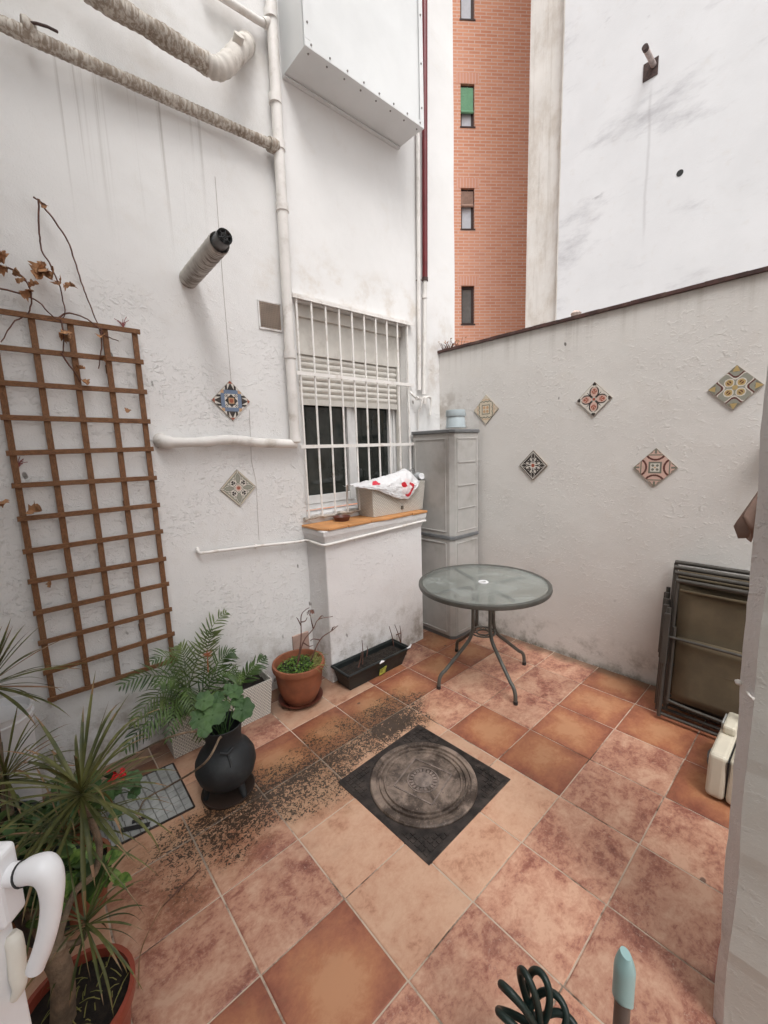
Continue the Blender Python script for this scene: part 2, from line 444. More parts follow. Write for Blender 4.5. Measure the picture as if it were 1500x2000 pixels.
def glass_dark():
    t = NT('dark window glass'); o = t.obj()
    c = t.mix(t.rng(t.noise(o, 2.4, 6, .65), .4, .7), (.014, .017, .015), (.038, .041, .036))
    return t.end(c, .06, 0, None, .6)
M['glass_dark'] = glass_dark()
M['glass_painted_sky'] = simple('painted sky glass', (.66, .70, .76), .12, 0, var=.05, bump=0)  # sky reflection painted in as a pale diffuse base colour
M['glass_grey'] = simple('grey window glass', (.17, .17, .165), .08, 0, var=.3, scale=1.5, bump=0)
M['frame_dark'] = simple('dark brown window frame', (.045, .025, .022), .5, var=.2)
M['green_blind'] = simple('green slat blind', (.20, .45, .27), .6, var=.08)
M['brown_blind'] = simple('brown slat blind', (.42, .27, .21), .6, var=.15)

def tabletop_mat():
    t = NT('dusty tempered glass'); o = t.obj()
    d = t.rng(t.noise(o, 3.2, 7, .65, .6), .38, .66)
    sp = t.rng(t.noise(o, 55, 4, .7), .52, .70)
    c = t.mix(t.math('MULTIPLY', d, t.math('MULTIPLY', sp, .7)), (.60, .64, .61), (.66, .68, .66))
    return t.end(c, t.rng(d, 0, 1, .10, .26), 0, t.bump(t.noise(o, 220, 2), .08, .001), .5, Transmission_Weight=t.rng(d, 0, 1, .86, .70), IOR=1.3)
M['tabletop'] = tabletop_mat()

def vcol(name, rough=.5, bump=None, **kw):
    t = NT(name); a = t.n('ShaderNodeVertexColor'); a.layer_name = 'tint'
    o = t.obj()
    c = t.mix(t.math('MULTIPLY', t.rng(t.noise(o, 30, 5), .45, .75), .25), a.outputs[0], (.25, .2, .16))
    return t.end(c, rough, 0, None, .4, **kw)
M['printed'] = vcol('printed cement tile', .55)
def bag_mat():
    t = NT('thin white bag film'); a = t.n('ShaderNodeVertexColor'); a.layer_name = 'tint'
    o = t.obj()
    return t.end(a.outputs[0], .35, 0, t.bump(t.noise(o, 38, 4, .6, 1.0), .5, .006), .4, Transmission_Weight=.12)
M['crack'] = simple('pale grey wire', (.46, .42, .39), .8, var=.2)
M['bag'] = bag_mat()

def floor_mat():
    t = NT('terracotta floor tile'); o = t.obj(); X = t.xyz(o)
    a = t.n('ShaderNodeVertexColor'); a.layer_name = 'tint'
    sp = t.n('ShaderNodeSeparateColor'); t.put(sp.inputs[0], a.outputs[0])
    typ, r1, r2 = sp.outputs[0], sp.outputs[1], sp.outputs[2]
    W = t.math('MULTIPLY', r1, 40.0)
    U = t.xyz(t.uv())
    # mottled pink tile
    n1 = t.noise(t.mapping(o, (1, 1.5, 1), (0, 0, .5)), 4.2, 8, .62, .5, w=W)
    n2 = t.noise(o, 17, 7, .7, .8, w=W)
    n3 = t.noise(t.mapping(o, (1, 1.6, 1), (0, 0, .6)), 46, 6, .72, .6, w=W)
    nn = t.math('ADD', t.math('ADD', t.math('MULTIPLY', n1, .46), t.math('MULTIPLY', n2, .32)), t.math('MULTIPLY', n3, .22))
    pink = t.ramp(nn, [(.385, (.195, .060, .043)), (.45, (.345, .135, .094)), (.503, (.54, .275, .185)), (.575, (.66, .40, .28))])
    fl = t.math('MULTIPLY', t.rng(t.noise(o, 75, 6, .75, 1.2, w=W), .555, .63), t.rng(n1, .42, .54, 1, 0))
    pink = t.mix(t.math('MULTIPLY', fl, .55), pink, (.64, .46, .36))
    # burnt orange tile: darker towards its edges
    ex = t.math('ABSOLUTE', t.math('SUBTRACT', U[0], .5)); ey = t.math('ABSOLUTE', t.math('SUBTRACT', U[1], .5))
    e = t.math('ADD', t.math('MAXIMUM', ex, ey), t.math('MULTIPLY', t.math('ADD', t.math('SUBTRACT', n1, .5), t.math('ADD', t.math('MULTIPLY', t.math('SUBTRACT', n2, .5), .55), t.math('MULTIPLY', t.math('SUBTRACT', n3, .5), .35))), 1.15))
    org = t.ramp(e, [(.10, (.50, .245, .130)), (.28, (.43, .180, .090)), (.45, (.355, .130, .072)), (.64, (.245, .078, .048))])
    org = t.mix(t.math('MULTIPLY', t.rng(n2, .52, .7), .3), org, (.46, .26, .13))
    # pale peach tile
    pale = t.ramp(nn, [(.40, (.44, .205, .125)), (.47, (.63, .355, .235)), (.57, (.71, .45, .31))])
    c = t.mix(t.rng(typ, .2, .3), pink, t.mix(t.rng(typ, .7, .8), org, pale))
    hv = t.n('ShaderNodeHueSaturation'); t.put(hv.inputs['Color'], c); t.put(hv.inputs['Value'], t.rng(r2, 0, 1, .86, 1.12, False)); c = hv.outputs[0]
    # scuffs
    c = t.mix(t.math('MULTIPLY', t.rng(t.noise(o, 2.2, 6, .65), .5, .75), .20), c, (.22, .14, .10))
    c = t.mix(mul(t, spots(t, t.mapping(o, (1, 1.4, 1)), 3.3, .055), .8), c, (.10, .055, .045))
    # black mould in the low, wet strip
    edge = t.math('MULTIPLY', t.math('SUBTRACT', t.noise(o, 2.6, 5, .6), .5), .55)
    dy = t.math('ADD', t.math('ABSOLUTE', t.math('SUBTRACT', X[1], 1.755)), edge)
    dx = t.math('ADD', t.math('ABSOLUTE', t.math('SUBTRACT', X[0], 1.02)), edge)
    zone = t.math('MULTIPLY', t.rng(dy, .03, .27, 1, 0), t.rng(dx, .45, .92, 1, 0))
    rim = t.math('MULTIPLY', t.rng(dy, .12, .33, 1, 0), t.rng(dx, .6, 1.1, 1, 0))
    worm = t.noise(o, 74, 2.4, .58, 1.2)
    sel = t.rng(t.math('ADD', worm, t.math('MULTIPLY', zone, t.math('MULTIPLY', t.rng(r2, 0, 1, .62, 1.35), t.rng(t.noise(o, 3.5, 4), .3, .7, .14, .27)))), .55, .63)
    c = t.mix(t.math('MULTIPLY', rim, .32), c, (.33, .19, .07))
    c = t.mix(t.math('MULTIPLY', zone, t.rng(t.noise(o, 5, 6, .65), .35, .7, .15, .6)), c, (.11, .068, .034))
    c = t.mix(mul(t, sel, t.rng(zone, 0, .3), .92), c, (.020, .014, .010))
    # damp dirt among the pots and along the walls
    m = mul(t, t.rng(t.math('ADD', X[1], t.math('MULTIPLY', t.noise(o, 4, 5), .5)), 2.35, 2.75), .65)
    c = t.mix(m, c, (.085, .058, .04))
    m = mul(t, t.rng(t.math('ADD', X[0], t.math('MULTIPLY', t.noise(o, 7, 5), .16)), 2.98, 3.09), .7)
    c = t.mix(m, c, (.09, .07, .045))
    h = t.math('ADD', t.math('MULTIPLY', n2, .5), t.math('MULTIPLY', t.noise(o, 8, 3), .7))
    return t.end(c, t.rng(n2, .3, .7, .30, .58), 0, t.bump(h, .22, .006), .5)
M['floor'] = floor_mat()
def grout_mat():
    t = NT('grout'); o = t.obj(); X = t.xyz(o)
    n = t.noise(o, 4, 6, .7)
    c = t.mix(t.rng(n, .48, .66), (.62, .51, .41), (.12, .075, .055))
    zn = t.math('MULTIPLY', t.rng(t.math('ABSOLUTE', t.math('SUBTRACT', X[1], 1.755)), .1, .3, 1, 0), t.rng(t.math('ABSOLUTE', t.math('SUBTRACT', X[0], 1.02)), .6, 1.0, 1, 0))
    c = t.mix(t.math('MULTIPLY', zn, .55), c, (.05, .032, .022))
    return t.end(c, .9, 0, t.bump(t.noise(o, 120, 3), .4, .003), .2)
M['grout'] = grout_mat()

def cast_mat():
    t = NT('worn cast iron'); o = t.obj()
    n = t.noise(o, 7, 8, .68, .5); f = t.noise(o, 60, 5, .7)
    c = t.mix(t.rng(n, .38, .66), (.062, .045, .036), (.31, .235, .19))
    c = t.mix(t.math('MULTIPLY', t.rng(f, .52, .7), .6), c, (.30, .235, .20))
    c = t.mix(t.math('MULTIPLY', t.rng(t.noise(o, 16, 6, .7), .58, .68), .5), c, (.016, .014, .013))
    return t.end(c, t.rng(n, .3, .7, .34, .62), .0, t.bump(t.math('ADD', f, n), .5, .004), .4)
M['cast'] = cast_mat()
M['cast_dark'] = simple('black cast iron frame', (.034, .026, .023), .55, .15, var=.6, scale=18, bump=.6, dirt=(.085, .066, .055), dscale=9)

# ------------------------------------------------------------------ the ground and the patio floor
g = MB().add([(-40, -40, -.18), (60, -40, -.18), (60, 60, -.18), (-40, 60, -.18)], [(0,1,2,3)])
tag(g.build('ground', simple('plain ground', (.25, .22, .2), .9)), kind='structure')

S = 0.3345
def node(i, j):          # tile corner in metres, from the survey
    x = 0.392 + S * i + .001 * j; y = 1.790 - .0022 * i - S * j * 1.003
    return x, y
TYPE = {}
for k, v in {(-1,-1):2,(0,-1):2,(1,-1):1,(2,-1):1,(3,-1):1,(4,-1):1,(5,-1):1,(6,-1):1,(7,-1):0,
             (1,-2):0,(2,-2):2,(3,-2):2,(4,-2):1,(5,-2):0,(6,-2):1,(0,-2):2,(-1,-2):1,(7,-2):1,
             (-2,0):2,(-1,0):0,(0,0):0,(1,0):2,(2,0):2,(3,0):2,(4,0):0,(5,0):0,(6,0):0,(7,0):0,
             (-2,1):0,(-1,1):0,(0,1):0,(1,1):2,(2,1):2,(3,1):2,(4,1):1,(5,1):0,(6,1):0,(7,1):0,
             (-1,2):1,(0,2):1,(1,2):2,(2,2):2,(3,2):2,(4,2):1,(5,2):1,(6,2):1,(7,2):1,
             (-1,3):0,(0,3):0,(1,3):0,(2,3):0,(3,3):0,(4,3):0,(5,3):0,(6,3):1,(7,3):1,
             (1,4):0,(2,4):0,(3,4):0,(4,4):0,(5,4):1,(6,4):1,(7,4):1}.items(): TYPE[k] = v
fm = MB(); fuv = []
MH = (1.036, 1.651, .982, 1.594)     # manhole frame x0 x1 y0 y1
def clipx(v, a, b): return min(max(v, a), b)
for i in range(-6, 9):
    for j in range(-4, 14):
        ty = TYPE.get((i, j)); rr = random.Random(i * 91 + j * 17)
        if ty is None: ty = rr.choice([0, 0, 1, 2])
        x0, y1 = node(i, j); x1, y0 = node(i + 1, j + 1)
        x0, x1 = clipx(x0, -1.25, XR), clipx(x1, -1.25, XR); y0, y1 = clipx(y0, -3.0, YL), clipx(y1, -3.0, YL)
        if x1 - x0 < .02 or y1 - y0 < .02: continue
        gx0, gx1, gy0, gy1 = x0 + .0038, x1 - .0038, y0 + .0038, y1 - .0038
        bev = .0035; dz = rr.uniform(-.0008, .0008); tx = rr.uniform(-.001, .001)
        c = (ty / 2, rr.random(), rr.random())
        def Z(x, y, h): return (x, y, zf(x, y) + h + tx * (x - x0) / S)
        o_ = [Z(gx0, gy0, -.004), Z(gx1, gy0, -.004), Z(gx1, gy1, -.004), Z(gx0, gy1, -.004)]
        m_ = [Z(gx0, gy0, dz - .0015), Z(gx1, gy0, dz - .0015), Z(gx1, gy1, dz - .0015), Z(gx0, gy1, dz - .0015)]
        n_ = [Z(gx0 + bev, gy0 + bev, dz), Z(gx1 - bev, gy0 + bev, dz), Z(gx1 - bev, gy1 - bev, dz), Z(gx0 + bev, gy1 - bev, dz)]
        fm.add(o_ + m_ + n_, [(8,9,10,11)] + [(k, (k+1) % 4, 4 + (k+1) % 4, 4 + k) for k in range(4)] + [(4+k, 4 + (k+1) % 4, 8 + (k+1) % 4, 8 + k) for k in range(4)], 0, c)
        U4 = [(0,0), (1,0), (1,1), (0,1)]
        fuv += U4
        for rep in range(2):
            for k in range(4): fuv += [U4[k], U4[(k+1) % 4], U4[(k+1) % 4], U4[k]]
gx = [(-1.3, -3.05), (XR + .1, -3.05), (XR + .1, YL + .1), (-1.3, YL + .1)]
fm.add([(x, y, zf(x, y) - .0032) for x, y in gx], [(0,1,2,3)], 1); fuv += gx
tag(fm.build('floor', [M['floor'], M['grout']], colors=True, uvs=fuv), kind='structure')

# ------------------------------------------------------------------ the tall white house wall with its window
WX0, WX1, WZ0, WZ1 = 1.555, 2.61, 1.19, 2.665
house = thing('house_wall', 'tall rough white house wall with the barred window in it', 'wall')
wl = MB()
xs = [-4.0, WX0, WX1, 3.262]; zs = [-.15, WZ0, WZ1, 14.0]
for a in range(3):
    for b in range(3):
        if a == 1 and b == 1: continue
        wl.add([(xs[a], YL, zs[b]), (xs[a+1], YL, zs[b]), (xs[a+1], YL, zs[b+1]), (xs[a], YL, zs[b+1])], [(0,1,2,3)])
D = YL + .19
wl.add([(WX0,YL,WZ0),(WX1,YL,WZ0),(WX1,YL,WZ1),(WX0,YL,WZ1),(WX0,D,WZ0),(WX1,D,WZ0),(WX1,D,WZ1),(WX0,D,WZ1)], [(0,1,5,4),(1,2,6,5),(2,3,7,6),(3,0,4,7)])
# ragged end of the wall where it meets the sky
N = 60; va = []; 
for k in range(N + 1):
    z = -.15 + 14.15 * (k / N) ** 1.6
    j = mnoise.noise(Vector((0, 3.3, z * 2.2))) * .022 + mnoise.noise(Vector((5, 0, z * 9))) * .008
    va += [(3.262, YL, z), (3.262 + .02 + j, YL + .015, z), (3.262 + .02 + j, YL + .6, z)]
fa = []
for k in range(N):
    for q in (0, 1): fa.append((3*k+q, 3*k+q+1, 3*k+q+4, 3*k+q+3))
wl.add(va, fa)
wl.build('wall', M['wall_left'], house)
# plinth under the window with its cornice and clay tiles
PX0, PX1, PY = 1.54, 2.505, 2.36
LT = onY(645, 1031, PY - .03)[2]
pl = MB(); prof = [(0, -.12), (0, LT - .135), (.012, LT - .10), (.03, LT - .055), (.034, LT - .018)]
ring = []
for (o_, z) in prof: ring.append([(PX0 - o_, YL - .0005, z), (PX0 - o_, PY - o_, z), (PX1 + o_, PY - o_, z), (PX1 + o_, YL - .0005, z)])
vs = [q for r_ in ring for q in r_]; fs = []
for i in range(len(ring) - 1):
    for k in range(3): fs.append((4*i+k, 4*i+k+1, 4*i+k+5, 4*i+k+4))
n_ = 4 * (len(ring) - 1); fs.append((n_, n_+1, n_+2, n_+3)); pl.add(vs, fs)
pb = pl.build('plinth', M['plinth'], house, bevel=.008)
lt = MB(); xx = PX0 - .040; k = 0
while xx < PX1 + .03:
    x2 = min(xx + .215, PX1 + .04)
    rr = random.Random(k); e = rr.uniform(-.006, .006)
    pts = [(xx + .002, PY - .040 + e), (x2 - .002, PY - .040 - e), (x2 - .002, YL - .005), (xx + .002, YL - .005)]
    if k == 0: pts = [(xx + .05, PY - .042), (x2 - .002, PY - .040), (x2 - .002, YL - .005), (xx + .002, YL - .005), (xx + .002, PY + .03)]
    nv = len(pts)
    lt.add([(x, y, LT - .0165) for x, y in pts] + [(x, y, LT) for x, y in pts], [tuple(range(nv, 2*nv)), tuple(range(nv))[::-1]] + [(q, (q+1) % nv, nv + (q+1) % nv, nv + q) for q in range(nv)])
    xx = x2; k += 1
lt.build('ledge_tile', M['orange_tile'], pb, bevel=.003)
# crumbling mortar sill just under the bars
sl = MB(); rr = random.Random(4)
n1 = 26; pts = []
for k in range(n1 + 1):
    x = WX0 - .04 + (WX1 + .06 - WX0) * k / n1
    pts.append((x, YL - .022 + rr.uniform(-.006, .004), 1.172 + rr.uniform(-.006, .006)))
sl.tube(pts, [.013 + rr.uniform(-.004, .004) for _ in pts], 7)
sl.build('mortar_sill', M['dirt_wood'], house, smooth=60)
# window proper
win = thing('window', None, None); win.parent = house
fr = MB(); y0 = D - .07
fr.box((WX0 + .003, y0, WZ0 + .02), (WX0 + .04, D - .01, 2.30)); fr.box((WX1 - .06, y0, WZ0 + .02), (WX1 - .003, D - .01, 2.30))
fr.box((WX0 + .042, y0, WZ0 + .02), (WX1 - .062, D - .01, WZ0 + .06))
xm = onY(690, 900, y0)[0]
fr.box((xm - .05, y0 - .012, WZ0 + .062), (xm - .012, y0 + .02, 2.30)); fr.box((xm - .010, y0 + .008, WZ0 + .062), (xm + .045, D - .012, 2.30))
fr.box((WX0 + .042, y0 - .008, WZ0 + .062), (WX0 + .075, y0 + .02, 2.30)); fr.box((WX0 + .077, y0 - .008, WZ0 + .062), (xm - .052, y0 + .02, WZ0 + .125))
fr.box((xm + .047, y0 + .010, WZ0 + .062), (WX1 - .105, D - .014, WZ0 + .115)); fr.box((WX1 - .103, y0 + .010, WZ0 + .062), (WX1 - .062, D - .014, 2.30))
fr.build('window_frame', M['alu'], win, bevel=.003)
gl = MB(); gl.box((WX0 + .06, D - .042, WZ0 + .1), (xm - .04, D - .036, 2.3)); gl.build('pane', M['glass_dark'], win)
gl = MB(); gl.box((xm + .03, D - .034, WZ0 + .1), (WX1 - .08, D - .028, 2.3)); gl.build('pane', M['glass_dark'], win)
sh = MB(); zt = 2.335; zb = 1.985; ns = 7; hgt = (zt - zb - .045) / ns
ysh = D - .095
for k in range(ns):
    z0 = zb + .045 + k * hgt
    pr = [(0, 0), (-.010, .25), (-.012, .5), (-.010, .75), (0, .94)]
    v = []
    for (dy, q) in pr: v += [(WX0 + .012, ysh + dy, z0 + q * hgt), (WX1 - .045, ysh + dy, z0 + q * hgt)]
    sh.add(v, [(2*q, 2*q+1, 2*q+3, 2*q+2) for q in range(4)])
sh.box((WX0 + .010, ysh - .014, zb), (WX1 - .043, ysh + .006, zb + .043))
sh.box((WX0 + .010, ysh + .004, zb + .05), (WX1 - .043, ysh + .010, zt + .03))
sh.build('roller_shutter', M['shutter'], win, smooth=50)
bx = MB(); bx.box((WX0 + .002, ysh - .022, zt), (WX1 - .002, ysh + .05, WZ1 - .002)); bx.box((WX1 - .040, ysh - .020, WZ0 + .03), (WX1 - .004, ysh + .012, zt - .002))
bx.box((WX0 + .002, ysh - .045, WZ1 - .085), (WX1 - .002, ysh - .024, WZ1 - .003))
bx.build('shutter_box', M['shutter'], win, bevel=.003)

grille = thing('window_grille', 'white iron bars fixed over the window with the half lowered shutter', 'window grille', (2.1, YL - .03, 1.2))
yb = YL - .030
for k in range(10):
    x = 1.553 + (2.600 - 1.553) * k / 9
    b = MB(); b.tube([(x + random.uniform(-.002, .002), yb, 1.175), (x, yb, 2.685)], .0078, 10); b.build('bar', M['white_iron'], grille, smooth=50)
for z in (1.683, 2.18):
    b = MB(); b.bar((1.515, yb - .0095, z), (2.655, yb - .0095, z), .007, .024, side=(0, 1, 0)); b.tube([(2.65, yb - .009, z), (2.655, YL + .01, z)], .006, 6)
    b.build('cross_bar', M['white_iron'], grille)
b = MB(); b.box((1.52, yb - .012, 2.681), (2.665, YL + .002, 2.689)); b.box((1.52, yb - .015, 2.660), (2.665, yb - .0115, 2.688))
b.build('top_rail', M['white_iron'], grille)

# ------------------------------------------------------------------ pipes and boxes on the house wall
def corr(pts, r, amp, step, n=16):
    P = [np.array(q, float) for q in pts]; out = []; rs = []; acc = 0
    for a, b in zip(P[:-1], P[1:]):
        L = np.linalg.norm(b - a); m = max(2, int(L / (step / 4)))
        for k in range(m):
            q = a + (b - a) * k / m; out.append(q)
            rs.append(r + amp * math.sin(2 * math.pi * (acc + L * k / m) / step) + mnoise.noise(Vector(q) * 9) * r * .14 + mnoise.noise(Vector(q) * 31) * r * .05)
        acc += L
    out.append(P[-1]); rs.append(r); return out, rs
def straight(a, b, n): return [np.array(a) + (np.array(b) - np.array(a)) * k / n for k in range(n + 1)]

o_ = .055
dp = thing('downpipe', 'white downpipe with sleeves running down the house wall left of the window', 'pipe', onL(560, 600, o_))
pts = [onL(526, -60, o_), onL(545, 300, o_), onL(552, 420, o_), onL(566, 690, o_), onL(576, 852, o_)]
b = MB(); b.tube(pts, .033, 18); b.build('pipe', M['white_pvc'], dp, smooth=50)
for (x, y) in ((528, 30), (537, 195), (544, 285), (551, 405), (566, 692)):
    a = onL(x, y - 8, o_); c = onL(x + 1, y + 9, o_); s_ = MB(); s_.tube([a, a * .98 + c * .02, c * .98 + a * .02, c], [.034, .0395, .0395, .034], 18); s_.build('sleeve', M['white_pvc'], dp, smooth=35)
s_ = MB(); a = onL(576, 848, o_); s_.tube([a, a - [0, 0, .05], a - [0, 0, .06]], [.034, .038, .030], 16); s_.build('sleeve', M['white_pvc'], dp, smooth=40)

hpp = thing('drain_pipe', 'lumpy white waste pipe coming level out of the wall to the downpipe foot', 'pipe', onL(450, 866, .05))
pts = cat([onL(312, 858, -.02), onL(318, 863, .03), onL(350, 864, .05), onL(400, 863, .05), onL(450, 859, .05), onL(510, 865, .05), onL(578, 867, .05)], 6)
b = MB(); b.tube(pts, [.030 + .005 * mnoise.noise(Vector(q) * 9) + (.008 if i < 10 else 0) for i, q in enumerate(pts)], 14); b.build('pipe', M['white_pvc'], hpp, smooth=60)
b = MB(); q = onL(318, 862, .0)
for k in range(14):
    d = Vector((random.uniform(-1, .2), random.uniform(-.6, -.1), random.uniform(-1, 1))) * random.uniform(.02, .05)
    b.tube([q, Vector(q) + d * .6, Vector(q) + d], [.010, .006, .002], 5)
b.build('mortar_lump', M['dirt_wood'], hpp, smooth=60)

wp = thing('water_pipe', 'thin white water pipe running from the wall elbow round the window ledge', 'pipe', onL(480, 1075, .03))
zc = 1.018
pts = cat([onL(386, 1072, -.01), onL(386, 1074, .022), onL(391, 1080, .032), onL(410, 1078, .03)], 5) + [onL(500, 1067, .028), onL(585, 1058, .026), np.array([PX0 - .03, YL - .03, zc])]
pts += [np.array([PX0 - .022, YL - .06, zc]), np.array([PX0 - .02, PY + .02, zc - .006]), np.array([PX0 - .012, PY - .014, zc - .006]), np.array([PX0 + .02, PY - .02, zc - .006]), np.array([PX1 + .03, PY - .02, LT - .085])]
b = MB(); b.tube(pts, .0095, 10); b.build('pipe', M['white_iron'], wp, smooth=60)
for (p_) in (onL(386, 1074, .01), onL(500, 1067, .016), np.array([PX0 + .25, PY - .01, zc - .006])):
    b = MB(); b.box(p_ - [.006, .012, .014], p_ + [.006, .012, .014]); b.build('clip', M['white_iron'], wp, bevel=.002)

# lagged pipe across the top left
lp = thing('lagged_pipe', 'grimy wrapped pipe sloping across the upper wall down to the downpipe', 'pipe', onL(300, 180, .07))
A_, B_ = onL(-60, 18, .08), onL(532, 284, .06)
P1, r1 = corr(straight(A_, B_, 20), .029, .0011, .026)
b = MB(); b.tube(P1, r1, 14); b.build('pipe', M['lag'], lp, smooth=60)
b = MB()
for (x, y, r_) in ((62, 62, .040), (52, 56, .044)): q = onL(x, y, .08); b.tube([q - (B_ - A_) * .012, q, q + (B_ - A_) * .012], [r_ * .9, r_, r_ * .85], 12)
b.build('wrap', M['lag'], lp, smooth=60)
b = MB(); b.tube([onL(54, 44, .10), onL(72, 46, .13), onL(92, 52, .13), onL(112, 62, .11)], .006, 7); b.build('bracket', M['dark_iron'], lp, smooth=60)
b = MB(); q = onL(525, 281, .06); e = onL(540, 288, .055); b.tube([q, e], .040, 14); b.build('tee', M['lag'], lp, smooth=40)

dk = thing('flexible_duct', 'thick ribbed duct with brown grime ending in an elbow into the wall', 'duct', onL(330, 70, .13))
A_, B_ = onL(165, -25, .15), onL(405, 126, .15)
P2, r2 = corr(straight(A_, B_, 12), .047, .0014, .034)
b = MB(); b.tube(P2, r2, 18); b.build('pipe', M['lag'], dk, smooth=60)
el_ = cat([onL(402, 124, .15), onL(425, 134, .15), onL(446, 122, .14), onL(466, 100, .10), onL(478, 88, .02), onL(480, 86, -.03)], 7)
M['pvc_dirty'] = simple('dirty white pipe', (.62, .58, .53), .7, var=.15, scale=9, bump=.4, dirt=(.26, .205, .16), dscale=8, damt=.8)
b = MB(); b.tube(el_, [.049 + .003 * math.sin(i * 1.9) + (.006 * i / len(el_)) for i in range(len(el_))], 18); b.build('elbow', M['pvc_dirty'], dk, smooth=60)
b = MB(); q = onL(462, 92, .13); d = np.array([.0, -.045, .03]); b.tube([q, q + d], .028, 14); b.build('stub', M['pvc_dirty'], dk, smooth=40)

tp = thing('feeder_pipe', 'short white branch pipe joining the downpipe at the very top', 'pipe', onL(480, 22, .05))
b = MB(); b.tube(cat([onL(395, -30, .05), onL(470, 18, .05), onL(512, 44, .05), onL(528, 42, .055)], 5), .020, 12); b.build('pipe', M['white_pvc'], tp, smooth=60)
b = MB(); b.tube([onL(516, 46, .05), onL(526, 44, .055)], .027, 12); b.build('collar', M['white_pvc'], tp, smooth=40)

# sheet metal box
bt = 3.976; fy = onZ(597, 92, bt)[1]; BX0, BX1 = onZ(597, 92, bt)[0], onZ(826, 245, bt)[0]
BX0 = (BX0 + 1.557) / 2; BX1 = (BX1 + 2.595) / 2
mb = thing('metal_box', 'big white sheet metal cover box bolted high on the house wall', 'box', ((BX0 + BX1) / 2, YL, bt))
b = MB()
def pnl(a, c): b.box(a, c)
nx, nz = 24, 30
v = []; f = []
for iz in range(nz + 1):
    for ix in range(nx + 1):
        u = ix / nx; q = iz / nz
        d = .010 * mnoise.noise(Vector((u * 2.5, q * 4, 3))) * math.sin(math.pi * u) * min(1, q * 6)
        v.append((BX0 + (BX1 - BX0) * u, fy - d, bt + 1.9 * q))
for iz in range(nz):
    for ix in range(nx): a = iz * (nx + 1) + ix; f.append((a, a + 1, a + nx + 2, a + nx + 1))
b.add(v, f)
b.box((BX0, fy + .004, bt), (BX1, YL - .001, bt + 1.9))
b.build('body', M['sheet'], mb, smooth=30)
b = MB()
b.box((BX0 - .003, fy - .014, bt - .003), (BX1 + .003, fy - .0105, bt + .035)); b.box((BX0 - .003, fy - .014, bt - .006), (BX1 + .003, fy + .035, bt - .0032))
b.box((BX0 - .003, fy - .0142, bt + .036), (BX0 + .035, fy - .0108, bt + 1.9)); b.box((BX1 - .035, fy - .0142, bt + .036), (BX1 + .003, fy - .0108, bt + 1.9))
b.box((BX0, YL - .03, bt - .012), (BX1, YL - .001, bt - .0035))
b.build('corner_trim', M['sheet'], mb, bevel=.001)
def screw(q, d):
    b = MB(); qq = Vector(q); b.tube([qq, qq + Vector(d) * .004], .0058, 8); b.build('screw', M['screw'], mb)
for k in range(8):
    x = BX0 + .04 + (BX1 - BX0 - .08) * k / 7
    screw((x, fy - .0145, bt + .016), (0, -1, 0)); screw((x, fy + .02, bt - .0062), (0, 0, -1))
for x in (BX0 + .02, BX1 - .02):
    for z in (.12, .4, .7): screw((x, fy - .0145, bt + z), (0, -1, 0))

# red pipe and its white foot
rp = thing('red_pipe', 'dark red metal pipe running straight up the wall beside the metal box', 'pipe', onL(829, 545, .045))
b = MB(); b.tube([onL(830, 546, .045), onL(829.5, 300, .045), onL(829, -60, .045)], .0235, 14); b.build('pipe', M['red_pipe'], rp, smooth=60)
b = MB(); q = onL(830, 549, .045); b.tube([q, q + [0, 0, .028]], .026, 14); b.tube([q + [-.002, 0, .005], q + [-.06, .02, .005], q + [-.06, .045, .005]], .005, 6); b.build('clamp', M['dark_iron'], rp, smooth=40)
gp = thing('gas_pipe', 'pair of white pipes below the red pipe with a small valve above the cabinet', 'pipe', onL(828, 650, .045))
b = MB(); b.tube([onL(830, 547, .045), onL(829, 660, .045), onL(828, 770, .045)], .0185, 12); b.build('pipe', M['white_pvc'], gp, smooth=60)
b = MB(); b.tube([onL(816, 250, .03), onL(818, 545, .03), onL(819, 762, .03)], .017, 12); b.build('pipe', M['white_pvc'], gp, smooth=60)
b = MB(); b.tube([onL(829, 575, .045), onL(829, 583, .045)], .023, 12); b.build('collar', M['white_pvc'], gp, smooth=40)
b = MB(); b.tube(cat([onL(800, 766, .01), onL(803, 768, .04), onL(812, 776, .055), onL(826, 777, .06), onL(840, 776, .055), onL(842, 790, .05), onL(840, 812, .05)], 5), .0105, 10)
b.tube(cat([onL(826, 776, .06), onL(822, 795, .055), onL(818, 806, .04), onL(817, 838, .02)], 5), .009, 10)
b.build('branch_pipe', M['white_pvc'], gp, smooth=60)
b = MB(); q = onL(830, 782, .07); b.tube([q + [0, 0, .025], q - [0, 0, .03]], [.02, .017], 12); b.build('cap', M['white_pvc'], gp, smooth=40); b = MB(); q = onL(816, 778, .07); b.tube([q + [-.018, 0, 0], q + [.022, 0, 0]], .0165, 10)
b.box(q + [-.004, -.03, -.012], q + [.03, -.02, .012])
b.build('valve', M['white_pvc'], gp, smooth=40)

